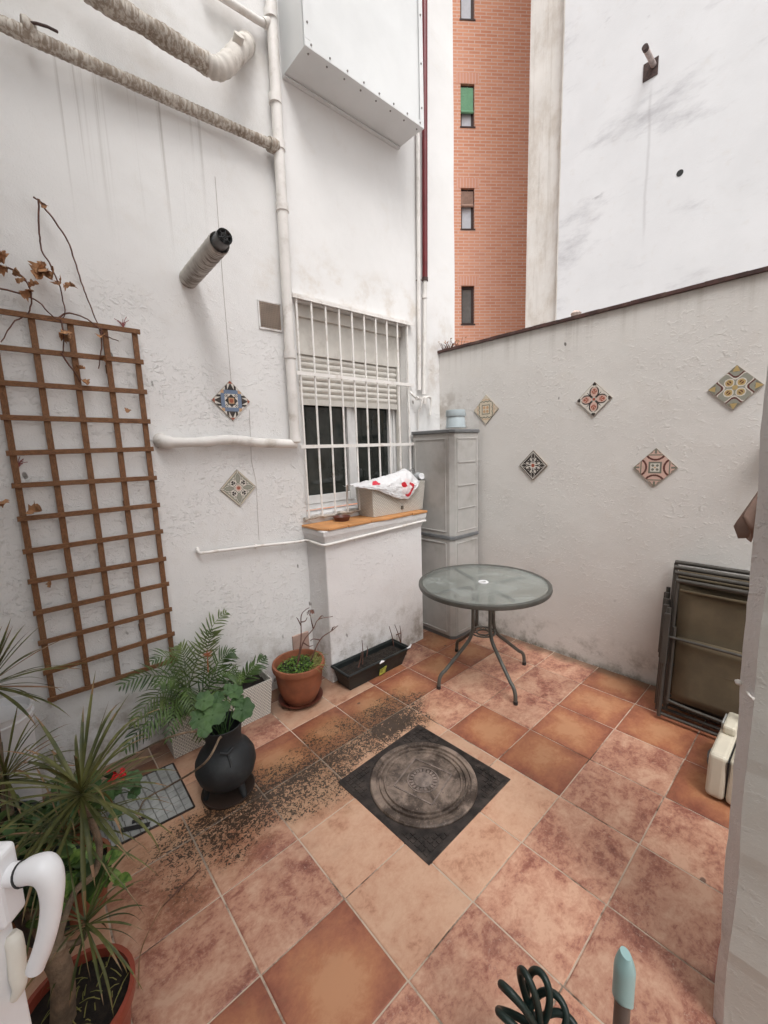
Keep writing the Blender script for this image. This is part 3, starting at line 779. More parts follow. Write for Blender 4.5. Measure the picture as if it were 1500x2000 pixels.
# boiler flue
def flue_mat():
    t = NT('rust streaked flue'); o = t.obj(); X = t.xyz(o)
    n = t.noise(t.mapping(o, (9, 75, 9)), 1, 6, .7, .8)
    c = t.mix(t.rng(t.noise(o, 18, 5), .35, .65), (.46, .43, .39), (.60, .57, .53))
    m = t.math('MULTIPLY', t.rng(n, .40, .60), t.rng(t.math('ADD', X[2], t.math('MULTIPLY', X[0], -.8)), .035, -.02))
    return t.end(t.mix(t.math('MULTIPLY', m, .9), c, (.09, .06, .045)), .6, 0, t.bump(n, .4, .002), .4)
fl0 = onL(368, 545, 0)
best = min(((lambda q: abs((MC.T @ (q - CAM))[0] / (MC.T @ (q - CAM))[2] * FPX + 750 - 434))(fl0 + [0, -d, .02]), d) for d in np.linspace(.1, .7, 121))
FD = best[1]
flu = thing('boiler_flue', 'grey white flue pipe with a black grille end sticking out of the wall', 'flue pipe', fl0)
b = MB(); d = np.array([0, -1, .04]); q = [fl0 + d * s_ for s_ in np.linspace(-.03, FD - .03, 30)]
b.tube(q, [.050 + .0018 * math.sin(i * 2.1) * (i > 6) for i in range(30)], 22, cap=False); b.tube(q[::-1], [.046] * 30, 22, cap=False); b.build('pipe', flue_mat(), flu, smooth=60)
b = MB(); e = fl0 + d * (FD - .06); b.tube([e, fl0 + d * (FD + .034)], .037, 20, cap=False); b.tube([fl0 + d * (FD + .034), e], .032, 20, cap=False)
b.build('inner_pipe', M['grey_dark'], flu, smooth=60)
b = MB(); e = fl0 + d * (FD + .031)
for k in range(3):
    t_ = k * math.pi / 3 + .3; h = np.array([math.cos(t_), 0, math.sin(t_)]) * .031; b.bar(e - h, e + h, .006, .004, side=(0, 1, 0))
b.tube([e + np.array([math.cos(t_) * .015, 0, math.sin(t_) * .015]) for t_ in np.linspace(0, 2 * math.pi, 20, endpoint=False)], .0028, 6, closed=True)
b.tube([e + d * -.03, e + d * -.028], .031, 20)
b.build('end_grille', M['seal'], flu)

# wall vent with perforated plate
v0, v1 = onL(505, 588, 0), onL(549, 646, 0)
vt = thing('wall_vent', 'small square perforated grille set in the wall beside the downpipe', 'vent', ((v0[0] + v1[0]) / 2, YL, v1[2]))
b = MB(); b.box((v0[0] - .012, YL - .008, v1[2] - .012), (v1[0] + .006, YL - .0005, v1[2])); b.box((v0[0] - .012, YL - .008, v0[2]), (v1[0] + .006, YL - .0005, v0[2] + .01)); b.box((v0[0] - .012, YL - .0078, v1[2] + .0005), (v0[0], YL - .0005, v0[2] - .0005)); b.build('frame', M['plinth'], vt, bevel=.002)
b = MB(); b.box((v0[0], YL - .003, v1[2]), (v1[0], YL - .0008, v0[2])); b.build('backing', M['seal'], vt)
b = MB()
n_ = 13
for k in range(n_): z = v1[2] + (v0[2] - v1[2]) * (k + .5) / n_; b.bar((v0[0], YL - .005, z), (v1[0], YL - .005, z), .0045, .003, side=(0, 0, 1))
for k in range(n_): x = v0[0] + (v1[0] - v0[0]) * (k + .5) / n_; b.bar((x, YL - .0058, v1[2]), (x, YL - .0058, v0[2]), .0045, .0022, side=(1, 0, 0))
b.build('mesh', simple('dusty tan mesh', (.32, .25, .20), .8, var=.3), vt)

wr = MB(); wr.tube([onL(420, 345, .003), onL(436, 560, .003), onL(452, 752, .003)], .0013, 5)
tag(wr.build('thin_wire', M['crack']), 'thin grey wire hanging down the wall above the blue banded tile', 'wire')
wr = MB(); wr.tube([onL(487, 800, .003), onL(489, 850, .003)], .0012, 5)
wr.tube([onL(489, 850, .003), onL(491, 900, .003), onL(500, 940, .003), onL(506, 1055, .003)], .0012, 5)
tag(wr.build('thin_wire', M['crack']), 'thin grey wire running down the wall past the two patterned tiles', 'wire')
# air brick low on the wall
a0, a1 = onL(570, 1243, 0), onL(604, 1282, 0)
ab = MB(); ab.box((a0[0], YL - .014, a1[2]), (a1[0], YL + .01, a0[2]))
tag(ab.build('vent_tile', M['air_brick'], bevel=.002), 'small pinkish tile set low in the wall behind the terracotta pot', 'tile')

# ------------------------------------------------------------------ decorative cement tiles
def lerp(a, b, t): return tuple(x + (y - x) * t for x, y in zip(a, b))
K_ = dict(w=(.70, .66, .60), d=(.035, .028, .026), b=(.17, .23, .34), o=(.58, .36, .20), r=(.36, .09, .05), g=(.30, .30, .25), gd=(.19, .19, .15), y=(.50, .36, .15), br=(.12, .035, .028), p=(.66, .45, .38), s=(.66, .58, .46))
def ring_(x, a, w_): return abs(x - a) < w_
def pat_blue(s, t):
    m = max(abs(s), abs(t)); n = min(abs(s), abs(t))
    if m < .34:
        if math.hypot(s, t) < .11: return K_['r']
        if m < .15: return K_['o']
        if abs(s) + abs(t) < .34: return K_['d']
        if m > .17 and n > .14: return K_['d'] if (s * s + t * t) % .05 < .025 and abs(m - n) < .10 else K_['w']
        return K_['w']
    if m < .53: return K_['o'] if n > .37 else K_['b']
    if m > .86: return K_['r']
    q = (m - .53) / .33
    return K_['d'] if abs(n - .0) < .16 * (1 - q) + .02 or (.18 < n and (n - .18) < .10) else K_['w']
def pat_flower(s, t):
    r = math.hypot(s, t); a = math.atan2(t, s)
    if r < .16: return K_['r'] if r < .09 else K_['p']
    x, y = (abs(s), abs(t)) if abs(s) > abs(t) else (abs(t), abs(s))
    pw = .16 * max(0, math.sin(math.pi * min(1, max(0, (x - .18) / .66))))
    if y < pw - .05: return K_['g']
    if y < pw - .02: return K_['gd']
    if y < pw + .015: return K_['w']
    dx, dy = abs(s) - .28, abs(t) - .28; rr = math.hypot(dx, dy)
    if rr < .17:
        if rr < .12 and abs(math.sin(1.5 * math.atan2(dy, dx))) > .3: return K_['d']
        return K_['w']
    if rr < .20: return K_['gd']
    if y < pw + .05: return K_['gd']
    if abs(s) + abs(t) > .93: return K_['s']
    return K_['w'] if abs(s) + abs(t) < .8 else K_['g']
def pat_zig(s, t):
    m = max(abs(s), abs(t))
    if m < .33:
        if m > .27: return K_['gd']
        return K_['o'] if math.hypot(abs(s) - .13, abs(t) - .13) < .10 else K_['s']
    if abs(s) > abs(t): z = abs(s) - .50 - .07 * abs(((t * 7) % 2) - 1)
    else: z = abs(t) - .50 - .07 * abs(((s * 7) % 2) - 1)
    if abs(z) < .035: return K_['gd']
    if .10 < z < .15: return K_['o']
    return K_['s']
def pat_heart(s, t):
    r = math.hypot(s, t)
    if r < .09: return K_['r']
    x, y = (abs(s), abs(t)) if abs(s) > abs(t) else (abs(t), abs(s))
    hx, hy = x - .40, y; hw = .24 * math.sqrt(max(0, 1 - ((x - .42) / .30) ** 2))
    if abs(y - hw) < .035 and .12 < x < .72: return K_['d']
    if y < hw and math.hypot(hx - .05, hy) < .15 and abs(math.cos(2.5 * math.atan2(hy, hx))) > .35: return K_['r']
    if y < hw: return K_['p'] if hw > .1 else K_['w']
    if x > .78 and y < .10: return K_['d']
    if abs(abs(s) - abs(t)) < .03 and r < .55: return K_['d']
    if abs(s) + abs(t) > .96: return K_['d']
    return K_['w']
def pat_quatre(s, t):
    a, b = (s + t) / 1.0, (t - s) / 1.0
    r = math.hypot(s, t); m = max(abs(s), abs(t)); n = min(abs(s), abs(t))
    u, v = abs(a), abs(b); q = max(u, v); l = min(u, v)
    dd = math.hypot(abs(s) - .22, abs(t) - .22)
    if r < .10: return K_['y']
    if dd < .15: return K_['br'] if (dd < .08 and abs(abs(s) - abs(t)) > .03) else K_['y']
    if dd < .19: return K_['w']
    if abs(abs(s) - abs(t)) < .05 and r < .4: return K_['y']
    e = m + .12 * math.cos(n * 9)
    if e < .48: return K_['g']
    if e < .54: return K_['w']
    if e < .62: return K_['br']
    if e < .68: return K_['g']
    if m > .72: return K_['y'] if n < (1 - m) * .5 else K_['gd']
    return K_['g'] if e < .8 else K_['gd']
def pat_dark(s, t):
    r = math.hypot(s, t); x, y = (abs(s), abs(t)) if abs(s) > abs(t) else (abs(t), abs(s))
    if r < .12: return K_['r']
    if r < .16: return K_['w']
    pw = .13 * max(0, math.sin(math.pi * min(1, max(0, (x - .40) / .44))))
    if y < pw: return K_['d'] if y < pw - .03 else K_['w']
    dd = math.hypot(abs(s) - .25, abs(t) - .25)
    if dd < .14: return K_['d'] if abs(math.cos(2 * math.atan2(abs(t) - .25, abs(s) - .25))) > .35 else K_['w']
    if y < .035 and r < .4: return K_['d']
    e = abs(s) + abs(t)
    if e > .93: return K_['d']
    if e > .86: return K_['w']
    if y < pw + .06 and x > .3: return K_['d']
    return K_['w'] if e < .66 else K_['d']
def pat_arc(s, t):
    m = max(abs(s), abs(t)); n = min(abs(s), abs(t))
    if m < .30:
        if m > .21: return K_['gd']
        dd = math.hypot(abs(s) - .10, abs(t) - .10)
        return K_['gd'] if dd < .07 and abs(abs(s) - abs(t)) < .09 else (K_['o'] if math.hypot(s, t) < .05 else K_['w'])
    for (cx, cy) in ((.86, 0), (-.86, 0), (0, .86), (0, -.86)):
        d = math.hypot(s - cx, t - cy)
        if abs(d - .46) < .045: return K_['br']
        if abs(d - .55) < .03: return K_['p']
    if .62 < m < .68: return K_['gd']
    if m > .72: return K_['gd'] if (n < .05 or abs(n - (1 - m) * .8) < .03) else K_['p']
    return K_['p']
def deco(p, nrm, su, half, pat, label):
    n = 72; b = MB(); p = np.array(p); nrm = np.array(nrm, float); su = np.array(su, float); up = np.array([0, 0, 1.0])
    th = .009
    vs = []
    for i in range(n + 1):
        for j in range(n + 1):
            a = -1 + 2 * i / n; c = -1 + 2 * j / n; s = (a - c) / 2; t = (a + c) / 2
            vs.append(p + su * s * half + up * t * half + nrm * th)
    idx = lambda i, j: i * (n + 1) + j
    e = random.Random(label)
    b.v += [tuple(q) for q in vs]
    for i in range(n):
        for j in range(n):
            a = -1 + 2 * (i + .5) / n; c = -1 + 2 * (j + .5) / n; s = (a - c) / 2; t = (a + c) / 2
            cc = pat(s, t); edge = max(abs(a), abs(c))
            if edge > .965: cc = lerp(cc, (.36, .31, .26), .7)
            f = (idx(i, j), idx(i + 1, j), idx(i + 1, j + 1), idx(i, j + 1))
            b.f.append(f); b.m.append(0); b.c.append(cc)
    cs = [p + su * s * half + up * t * half for s, t in ((0, 1), (1, 0), (0, -1), (-1, 0))]
    b.add([q + nrm * th for q in cs] + [q - nrm * .001 for q in cs], [(k, (k + 1) % 4, 4 + (k + 1) % 4, 4 + k) for k in range(4)], 0, (.34, .28, .22))
    tag(b.build('decorative_tile', M['printed'], colors=True), label, 'wall tile', 'patterned tiles hung as diamonds on the walls')
NL, UL_ = (0, -1, 0), (1, 0, 0)
deco(onL(451, 783), NL, UL_, .120, pat_blue, 'blue banded tile with a brown star, above the level waste pipe')
deco(onL(465, 953), NL, UL_, .118, pat_flower, 'grey white flower tile with four dark clovers, below the level waste pipe')
NR, UR_ = (-1, 0, 0), (0, -1, 0)
deco(onR(950, 800), NR, UR_, .121, pat_zig, 'sandy tile with zigzag lines just right of the bucket on the cabinet')
deco(onR(1161, 780), NR, UR_, .116, pat_heart, 'white tile with black scrolls and red hearts, middle of the upper row')
deco(onR(1436, 757), NR, UR_, .120, pat_quatre, 'olive tile with a yellow four petal cross and maroon lines')
deco(onR(1042, 909), NR, UR_, .118, pat_dark, 'black and white flower tile with a red dot, directly above the table')
deco(onR(1280, 913), NR, UR_, .122, pat_arc, 'pink tile with dark red arcs round a green centre square')

# ------------------------------------------------------------------ patio wall
WT = 2.492
pw = thing('patio_wall', 'lower cream patio wall with dark coping behind the table', 'wall')
b = MB(); b.box((XR, -3.0, -.15), (XR + .2, YL - .001, WT)); b.build('wall', M['wall_right'], pw)
b = MB(); rr = random.Random(2); n_ = 60
for s_ in range(n_):
    y0_ = -3.0 + (YL + 2.999) * s_ / n_; y1_ = -3.0 + (YL + 2.999) * (s_ + 1) / n_
    j = .004 * math.sin(s_ * 1.7)
    b.box((XR - .022 + j * .3, y0_, WT + .001), (XR + .22, y1_, WT + .022 + j * .4))
b.build('coping', M['coping'], pw)
# dry weed on the corner of the wall
wd = MB(); q = onX(872, 683, XR - .0); rr = random.Random(5)
for k in range(60):
    a = np.array([XR + rr.uniform(-.02, .10), YL - rr.uniform(.02, .2), WT + .02]); d = np.array([rr.uniform(-1, 1) * .05, rr.uniform(-1, .6) * .05, rr.uniform(.015, .09)])
    wd.tube([a, a + d * .6, a + d + [0, 0, -.01]], [.0022, .0018, .001], 4)
    if k % 2 == 0:
        c = a + d; e = np.array([rr.uniform(-1, 1), rr.uniform(-1, 1), rr.uniform(-.5, 1)]) * .014; f_ = np.array([rr.uniform(-1, 1), rr.uniform(-1, 1), rr.uniform(-.3, 1)]) * .014
        wd.add([c, c + e, c + e + f_, c + f_], [(0,1,2,3)], 1)
tag(wd.build('dry_weed', [M['twig'], M['dry_leaf']]), 'little dry weed growing on the coping in the wall corner', 'weed')
# small plaster knob on the coping
kb = onX(1125, 617, XR + .1); k_ = MB()
k_.lathe([(.028, 0), (.040, .012), (.030, .030), (.036, .046), (.020, .062), (.0, .066)], (kb[0], kb[1], WT + .022), 14)
tag(k_.build('stone_knob', simple('weathered stone', (.45, .36, .32), .85, var=.4, scale=30), smooth=60), 'small weathered stone knob sitting on the patio wall coping', 'ornament')

# ------------------------------------------------------------------ buildings beyond
FW = np.array([MC[0][2], MC[1][2], 0]); FW /= np.linalg.norm(FW); RT = np.array([FW[1], -FW[0], 0])
BP = FW * 12.0; tl = R(4.6)
BX = RT * math.cos(tl) + FW * math.sin(tl); BN = -FW * math.cos(tl) + RT * math.sin(tl)
bld = thing('brick_building', 'pink brick apartment block with a column of narrow windows', 'building', (BP[0], BP[1], -.18), rz=math.atan2(BX[1], BX[0]))
def fac(px, py):
    v = ray(px, py); t_ = ((BP - CAM) @ BN) / (v @ BN); q = CAM + v * t_ - BP
    return float(q @ BX), float(CAM[2] + v[2] * t_ + .18)
wins = [(902, 927, -55, 37), (902, 927, 163, 247), (901, 926, 367, 447), (901, 925, 558, 633)]
rects = []
for (a, c, t_, d_) in wins:
    u0, z1 = fac(a, t_); u1, _ = fac(c, t_); _, z0 = fac(a, d_); rects.append((u0, u1, z0, z1))
u0 = min(r_[0] for r_ in rects); u1 = max(r_[1] for r_ in rects)
rects = [(u0, u1, r_[2], r_[3]) for r_ in rects]; rects.sort(key=lambda r_: r_[2])
b = MB(); T = .35; UMIN, UMAX, ZT = -4.0, 7.0, 24.0
def quadw(x0, x1, z0, z1): b.add([(x0, 0, z0), (x1, 0, z0), (x1, 0, z1), (x0, 0, z1)], [(0,1,2,3)])
quadw(UMIN, u0, 0, ZT); quadw(u1, UMAX, 0, ZT); zz = 0
for (p0, p1, z0, z1) in rects:
    quadw(p0, p1, zz, z0); zz = z1
    b.add([(p0,0,z0),(p1,0,z0),(p1,0,z1),(p0,0,z1),(p0,.16,z0),(p1,.16,z0),(p1,.16,z1),(p0,.16,z1)], [(0,1,5,4),(1,2,6,5),(2,3,7,6),(3,0,4,7)])
quadw(u0, u1, zz, ZT); b.add([(UMIN,0,ZT),(UMAX,0,ZT),(UMAX,5,ZT),(UMIN,5,ZT)], [(0,1,2,3)])
b.build('wall', M['brick'], bld, local=True)
for k, (p0, p1, z0, z1) in enumerate(rects):
    f_ = MB(); w_ = .045
    f_.box((p0 + .002, .07, z0 + .002), (p0 + w_, .15, z1 - .002)); f_.box((p1 - w_ * 1.6, .07, z0 + .002), (p1 - .002, .15, z1 - .002)); f_.box((p0 + w_, .072, z0 + .002), (p1 - w_ * 1.6, .148, z0 + w_)); f_.box((p0 + w_, .072, z1 - w_ * 1.5), (p1 - w_ * 1.6, .148, z1 - .002))
    f_.box((p0 - .02, -.015, z0 - .03), (p1 + .02, .06, z0 + .001))
    wo_ = f_.build('window', M['frame_dark'], bld, local=True)
    g_ = MB(); g_.box((p0 + .03, .10, z0 + .03), (p1 - .03, .112, z1 - .03)); g_.build('pane', [M['glass_grey'], M['glass_painted_sky'], M['glass_painted_sky'], M['glass_painted_sky']][k], wo_, local=True)
    if k in (1, 2):
        bl = MB(); zb_ = z1 - (z1 - z0) * (.62 if k == 2 else .40); mt = M['green_blind'] if k == 2 else M['brown_blind']
        for s_ in range(16): za = zb_ + (z1 - .06 - zb_) * s_ / 16; bl.box((p0 + .012, .035, za), (p1 - .03, .05, za + (z1 - .06 - zb_) / 16 - .006))
        bl.tube([(p0 + .012, .03, zb_ - .02), (p1 - .03, .03, zb_ - .02)], .035, 10)
        bl.tube([((p0 + p1) / 2, .03, zb_), ((p0 + p1) / 2, .03, z1 - .05)], .006, 5)
        bl.build('blind', mt, wo_, local=True)
    so = MB(); so.box((p0 - .12, -.004, z1 + .002), (p1 + .12, .02, z1 + .24)); so.build('lintel', M['soldier'], bld, local=True)

wb = thing('white_building', 'big plain white party wall of the neighbouring building', 'building', (8, 3.8, -.18))
XB = 8.0; ye = onX(1093, 400, XB)[1]
b = MB(); b.box((XB, -16, -.18), (XB + 6, ye, 26)); b.build('wall', M['wall_far'], wb)
yw = onX(1030, 400, XB + .1)[1]
b = MB(); n_ = 70; vs = []; 
for k in range(n_ + 1):
    z = -.18 + 26.2 * k / n_; j = .03 * mnoise.noise(Vector((0, 0, z * 1.3))) + .012 * mnoise.noise(Vector((3, 0, z * 6)))
    vs += [(XB + .10, ye + .002, z), (XB + .10 + j * .5, yw + j * .3, z), (XB + 1.5, yw + j * .3, z)]
b.add(vs, [f for k in range(n_) for f in ((3*k+1, 3*k, 3*k+3, 3*k+4), (3*k+2, 3*k+1, 3*k+4, 3*k+5))])
b.box((XB + .001, ye + .0, -.18), (XB + .099, ye + .02, 26))
b.build('wall_strip', M['wall_strip'], wb)
pf = onX(1271, 136, XB)
fp = thing('wall_flue', 'small pipe on a dark square plate high on the white wall', 'flue pipe', pf)
b = MB(); q = [Vector((XB - .012, pf[1] + a, pf[2] + c)) for a, c in ((.10, -.12), (-.10, -.12), (-.10, .12), (.10, .12))]; b.add(q + [v_ + Vector((.012, 0, 0)) for v_ in q], [(0,1,2,3)] + [(k, (k+1) % 4, 4 + (k+1) % 4, 4 + k) for k in range(4)]); b.build('plate', M['dark_iron'], fp)
b = MB(); e = pf + [0, -.04, .03]; b.tube([e, e + [-.36, .0, .02]], .037, 14); b.build('pipe', simple('weathered pipe', (.42, .35, .33), .7, var=.3), fp, smooth=50)
b = MB(); e = e + [-.36, .0, .02]; b.tube([e, e + [-.06, 0, .005]], .041, 14); b.build('pipe_end', M['dark_iron'], fp, smooth=50)
ph = onX(1328, 338, XB); b = MB(); b.tube([ph + [-.004, 0, 0], ph + [.05, 0, 0]], .045, 16)
tag(b.build('drain_hole', M['seal'], smooth=50), 'round black hole in the white wall below the little flue', 'hole')

# ------------------------------------------------------------------ the photographer's own house, behind and to the right
hw = thing('rear_house', 'white house wall standing behind the doorway where the photo is taken', 'house')
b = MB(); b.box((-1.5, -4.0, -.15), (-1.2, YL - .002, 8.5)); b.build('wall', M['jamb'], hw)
b = MB(); b.box((-1.199, .55, 2.85), (-.12, YL - .004, 3.0)); b.box((-.20, .55, 3.001), (-.12, YL - .004, 3.95)); b.build('shade_slab', M['jamb'], hw)  # slab and parapet added out of view to shade the lower-left wall
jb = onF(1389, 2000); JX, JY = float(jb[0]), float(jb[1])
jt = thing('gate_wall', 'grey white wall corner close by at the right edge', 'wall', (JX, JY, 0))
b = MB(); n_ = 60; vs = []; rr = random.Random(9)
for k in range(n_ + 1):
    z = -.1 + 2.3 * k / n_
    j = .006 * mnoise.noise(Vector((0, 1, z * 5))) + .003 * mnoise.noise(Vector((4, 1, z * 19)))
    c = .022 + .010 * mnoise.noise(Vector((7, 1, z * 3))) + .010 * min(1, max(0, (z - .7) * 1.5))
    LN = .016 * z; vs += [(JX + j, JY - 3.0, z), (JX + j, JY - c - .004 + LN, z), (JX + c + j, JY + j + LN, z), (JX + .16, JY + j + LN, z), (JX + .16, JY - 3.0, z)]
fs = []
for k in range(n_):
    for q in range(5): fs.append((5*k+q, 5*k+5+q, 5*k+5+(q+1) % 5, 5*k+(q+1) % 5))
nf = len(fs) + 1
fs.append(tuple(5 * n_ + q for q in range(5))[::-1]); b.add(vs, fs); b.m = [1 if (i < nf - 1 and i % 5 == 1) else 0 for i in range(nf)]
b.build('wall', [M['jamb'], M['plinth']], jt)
cl = thing('tied_cord', 'white cord knotted round a hook on the near wall edge', 'cord', onX(1455, 1336, JX + .03))
q = onX(1447, 1336, JX + .03)
b = MB(); b.tube(cat([q + [0, 0, .0], q + [-.004, -.010, -.008], q + [-.030, -.022, -.010], q + [-.036, -.030, -.011]], 6), .0035, 7); b.build('loop', M['white_pvc'], cl, smooth=60)
b = MB(); b.lathe([(0, -.007), (.006, -.005), (.008, 0), (.005, .006), (0, .008)], q + [-.003, .004, .004], 10); b.tube([q + [.01, 0, 0], q + [-.006, .010, .008]], .003, 6); b.build('knot', M['white_pvc'], cl, smooth=60)

lm_ = onR(1500, 862, .06)
lamp = thing('wall_lamp', 'little black and white wall lamp at the far right of the patio wall', 'lamp', lm_)
b = MB(); b.box(lm_ + [-.05, -.16, -.02], lm_ + [.058, .0, .025]); b.build('housing', M['white_plastic'], lamp, bevel=.006)
b = MB(); b.box(lm_ + [-.056, -.15, -.016], lm_ + [-.051, -.010, .010]); b.box(lm_ + [-.048, -.15, -.026], lm_ + [.055, -.008, -.0205]); b.build('lens', M['seal'], lamp)

# ------------------------------------------------------------------ manhole
mh = thing('manhole', 'square black iron manhole with a worn round lid in the middle of the floor', 'manhole cover', ((MH[0] + MH[1]) / 2, (MH[2] + MH[3]) / 2, zf(1.34, 1.29)))
cx, cy = (MH[0] + MH[1]) / 2, (MH[2] + MH[3]) / 2; zc_ = zf(cx, cy)
corners = [onF(660, 1528), onF(838, 1691), onF(997, 1523), onF(818, 1416)]
b = MB(); RL = .272
def onq(p, h): return (p[0], p[1], zf(p[0], p[1]) + h)
co = [onq(q, .004) for q in corners]; ci = [onq(q + (np.array([cx, cy, 0]) - np.array([q[0], q[1], 0])) * .05, .005) for q in corners]
b.add([onq(q, -.005) for q in corners] + co + ci, [(k, (k+1) % 4, 4 + (k+1) % 4, 4 + k) for k in range(4)] + [(4+k, 4 + (k+1) % 4, 8 + (k+1) % 4, 8 + k) for k in range(4)])
b.add([onq(q, .0016) for q in corners], [(0,1,2,3)] if (corners[1][0]-corners[0][0])*(corners[2][1]-corners[1][1])-(corners[1][1]-corners[0][1])*(corners[2][0]-corners[1][0]) > 0 else [(3,2,1,0)])
# plate between the border and the round seat
n_ = 64; vs = []; 
for k in range(n_):
    t_ = 2 * math.pi * k / n_; d = np.array([math.cos(t_), math.sin(t_)]); m_ = 1 / max(abs(d[0]), abs(d[1]))
    h_ = .2925; p_ = np.array([cx, cy]) + d * m_ * h_; q_ = np.array([cx, cy]) + d * RL
    vs += [onq(p_, .003), onq(q_, .003), onq(q_, -.02)]
fs = []
for k in range(n_):
    l = (k + 1) % n_; fs += [(3*k, 3*l, 3*l+1, 3*k+1), (3*k+1, 3*l+1, 3*l+2, 3*k+2)]
b.add(vs, fs)
for sx in (-1, 1):
    for sy in (-1, 1):
        for a in range(6):
            for c in range(6):
                px_, py_ = cx + sx * (.270 - a * .026), cy + sy * (.270 - c * .026)
                if math.hypot(px_ - cx, py_ - cy) > RL + .022:
                    zz = zf(px_, py_) + .003; b.box((px_ - .009, py_ - .009, zz), (px_ + .009, py_ + .009, zz + .003))
b.build('frame', M['cast_dark'], mh, smooth=30)
b = MB()
prof = [(0, .003), (.066, .003), (.068, .004), (.185, .004), (.188, .013), (.196, .013), (.199, .003), (.209, .003), (.212, .013), (.220, .013), (.223, .003), (.235, .003), (.238, .014), (.262, .014), (.2675, .008), (.2675, .0017)]
b.lathe(prof[::-1], (cx, cy, zc_), 72); b.v = [(x, y, z + zf(x, y) - zc_) for x, y, z in b.v]
b.build('lid', M['cast'], mh, smooth=25)
b = MB(); a_ = R(14)
sq = [(math.cos(a_ + k * math.pi / 2 + .785) * .150, math.sin(a_ + k * math.pi / 2 + .785) * .150) for k in range(4)]
for k in range(4):
    p_, q_ = sq[k], sq[(k + 1) % 4]; b.bar((cx + p_[0], cy + p_[1], zc_ + .005), (cx + q_[0], cy + q_[1], zc_ + .005), .006, .007, side=(0, 0, 1))
for k in range(20):
    t_ = 2 * math.pi * k / 20; d = Vector((math.cos(t_), math.sin(t_), 0)); p_ = Vector((cx, cy, zc_ + .006)) + d * .050; b.bar(p_, p_ + d * .020, .006, .012, side=(0, 0, 1))
b.lathe([(.048, 0), (.048, .009), (.042, .012), (0, .011)], (cx, cy, zc_), 32)
b.lathe([(.074, .0), (.074, .009), (.080, .009), (.080, 0)], (cx, cy, zc_), 32)
b.v = [(x, y, z + zf(x, y) - zc_) for x, y, z in b.v]; b.build('lid_boss', simple('worn iron boss', (.24, .19, .165), .65, .2, var=.4, scale=30, bump=.5), mh, smooth=30)

# drain cover by the pots
dc = [onF(338, 1492), onF(380, 1577), onF(200, 1668), onF(150, 1575)]
dcx = np.mean(dc, axis=0)
dr = thing('drain_cover', 'grey galvanised chequered drain plate between the pots', 'drain cover', dcx)
b = MB(); b.add([onq(q, -.005) for q in dc] + [onq(q, .003) for q in dc], [(4,7,6,5)] + [(k, 4 + k, 4 + (k+1) % 4, (k+1) % 4) for k in range(4)])
for i in range(10):
    for j in range(9):
        u, v = (i + .5) / 10, (j + .5) / 9
        p_ = (dc[2] * (1-u) + dc[1] * u) * (1 - v) + (dc[3] * (1-u) + dc[0] * u) * v; zz = zf(p_[0], p_[1]) + .003
        b.box((p_[0] - .0165, p_[1] - .0200, zz), (p_[0] + .0165, p_[1] + .0200, zz + .002), 1)
b.build('plate', [simple('dirty galvanised groove', (.20, .20, .19), .8, var=.3), M['galv']], dr)
b = MB()
e_ = [onq(q, .0035) for q in dc]
for k in range(4): b.bar(e_[k], e_[(k+1) % 4], .006, .008, side=(0, 0, 1))
b.build('rim', M['cast_dark'], dr)
b = MB(); hA, hB = onF(235, 1622, .007), onF(292, 1610, .007)
b.tube([hA, hB], .014, 10, flat=.3); q = onF(258, 1606, .007); b.tube([q, onF(285, 1595, .007)], .012, 10, flat=.3)
b.build('handle_recess', M['seal'], dr, smooth=50)

# ------------------------------------------------------------------ storage cabinet and bucket
CX0, CX1, CY0, CY1 = 2.640, 2.99, 2.135, 2.575
CZ = zf(2.8, 2.3)
ctop = onY(905, 838, CY0)[2]; cmid = onX(880, 1052, CX0)[2]
cab = thing('storage_cabinet', 'tall grey plastic cabinet standing in the corner behind the table', 'cabinet', ((CX0 + CX1) / 2, (CY0 + CY1) / 2, CZ))
def cabring(o_, z, ch=.035): return [(CX0 - o_ + ch, CY0 - o_, z), (CX1 + o_ * .3, CY0 - o_, z), (CX1 + o_ * .3, CY1 + o_ * .2, z), (CX0 - o_, CY1 + o_ * .2, z), (CX0 - o_, CY0 - o_ + ch, z)]
def cabprism(b, o_, z0, z1):
    r0, r1 = cabring(o_, z0), cabring(o_, z1); b.add(r0 + r1, [(0,4,3,2,1), (5,6,7,8,9)] + [(k, (k+1) % 5, 5 + (k+1) % 5, 5 + k) for k in range(5)])
b = MB(); cabprism(b, 0, CZ + .03, cmid - .014); cabprism(b, 0, cmid + .014, ctop - .028); b.build('body', M['grey_plastic'], cab, bevel=.004)
b = MB(); cabprism(b, .012, ctop - .0278, ctop); b.build('top', M['grey_dark'], cab, bevel=.005)
b = MB(); cabprism(b, .008, cmid - .0138, cmid + .0138); b.build('band', M['grey_dark'], cab, bevel=.004)
b = MB(); cabprism(b, -.006, CZ - .004, CZ + .0298); b.build('base', M['grey_dark'], cab)
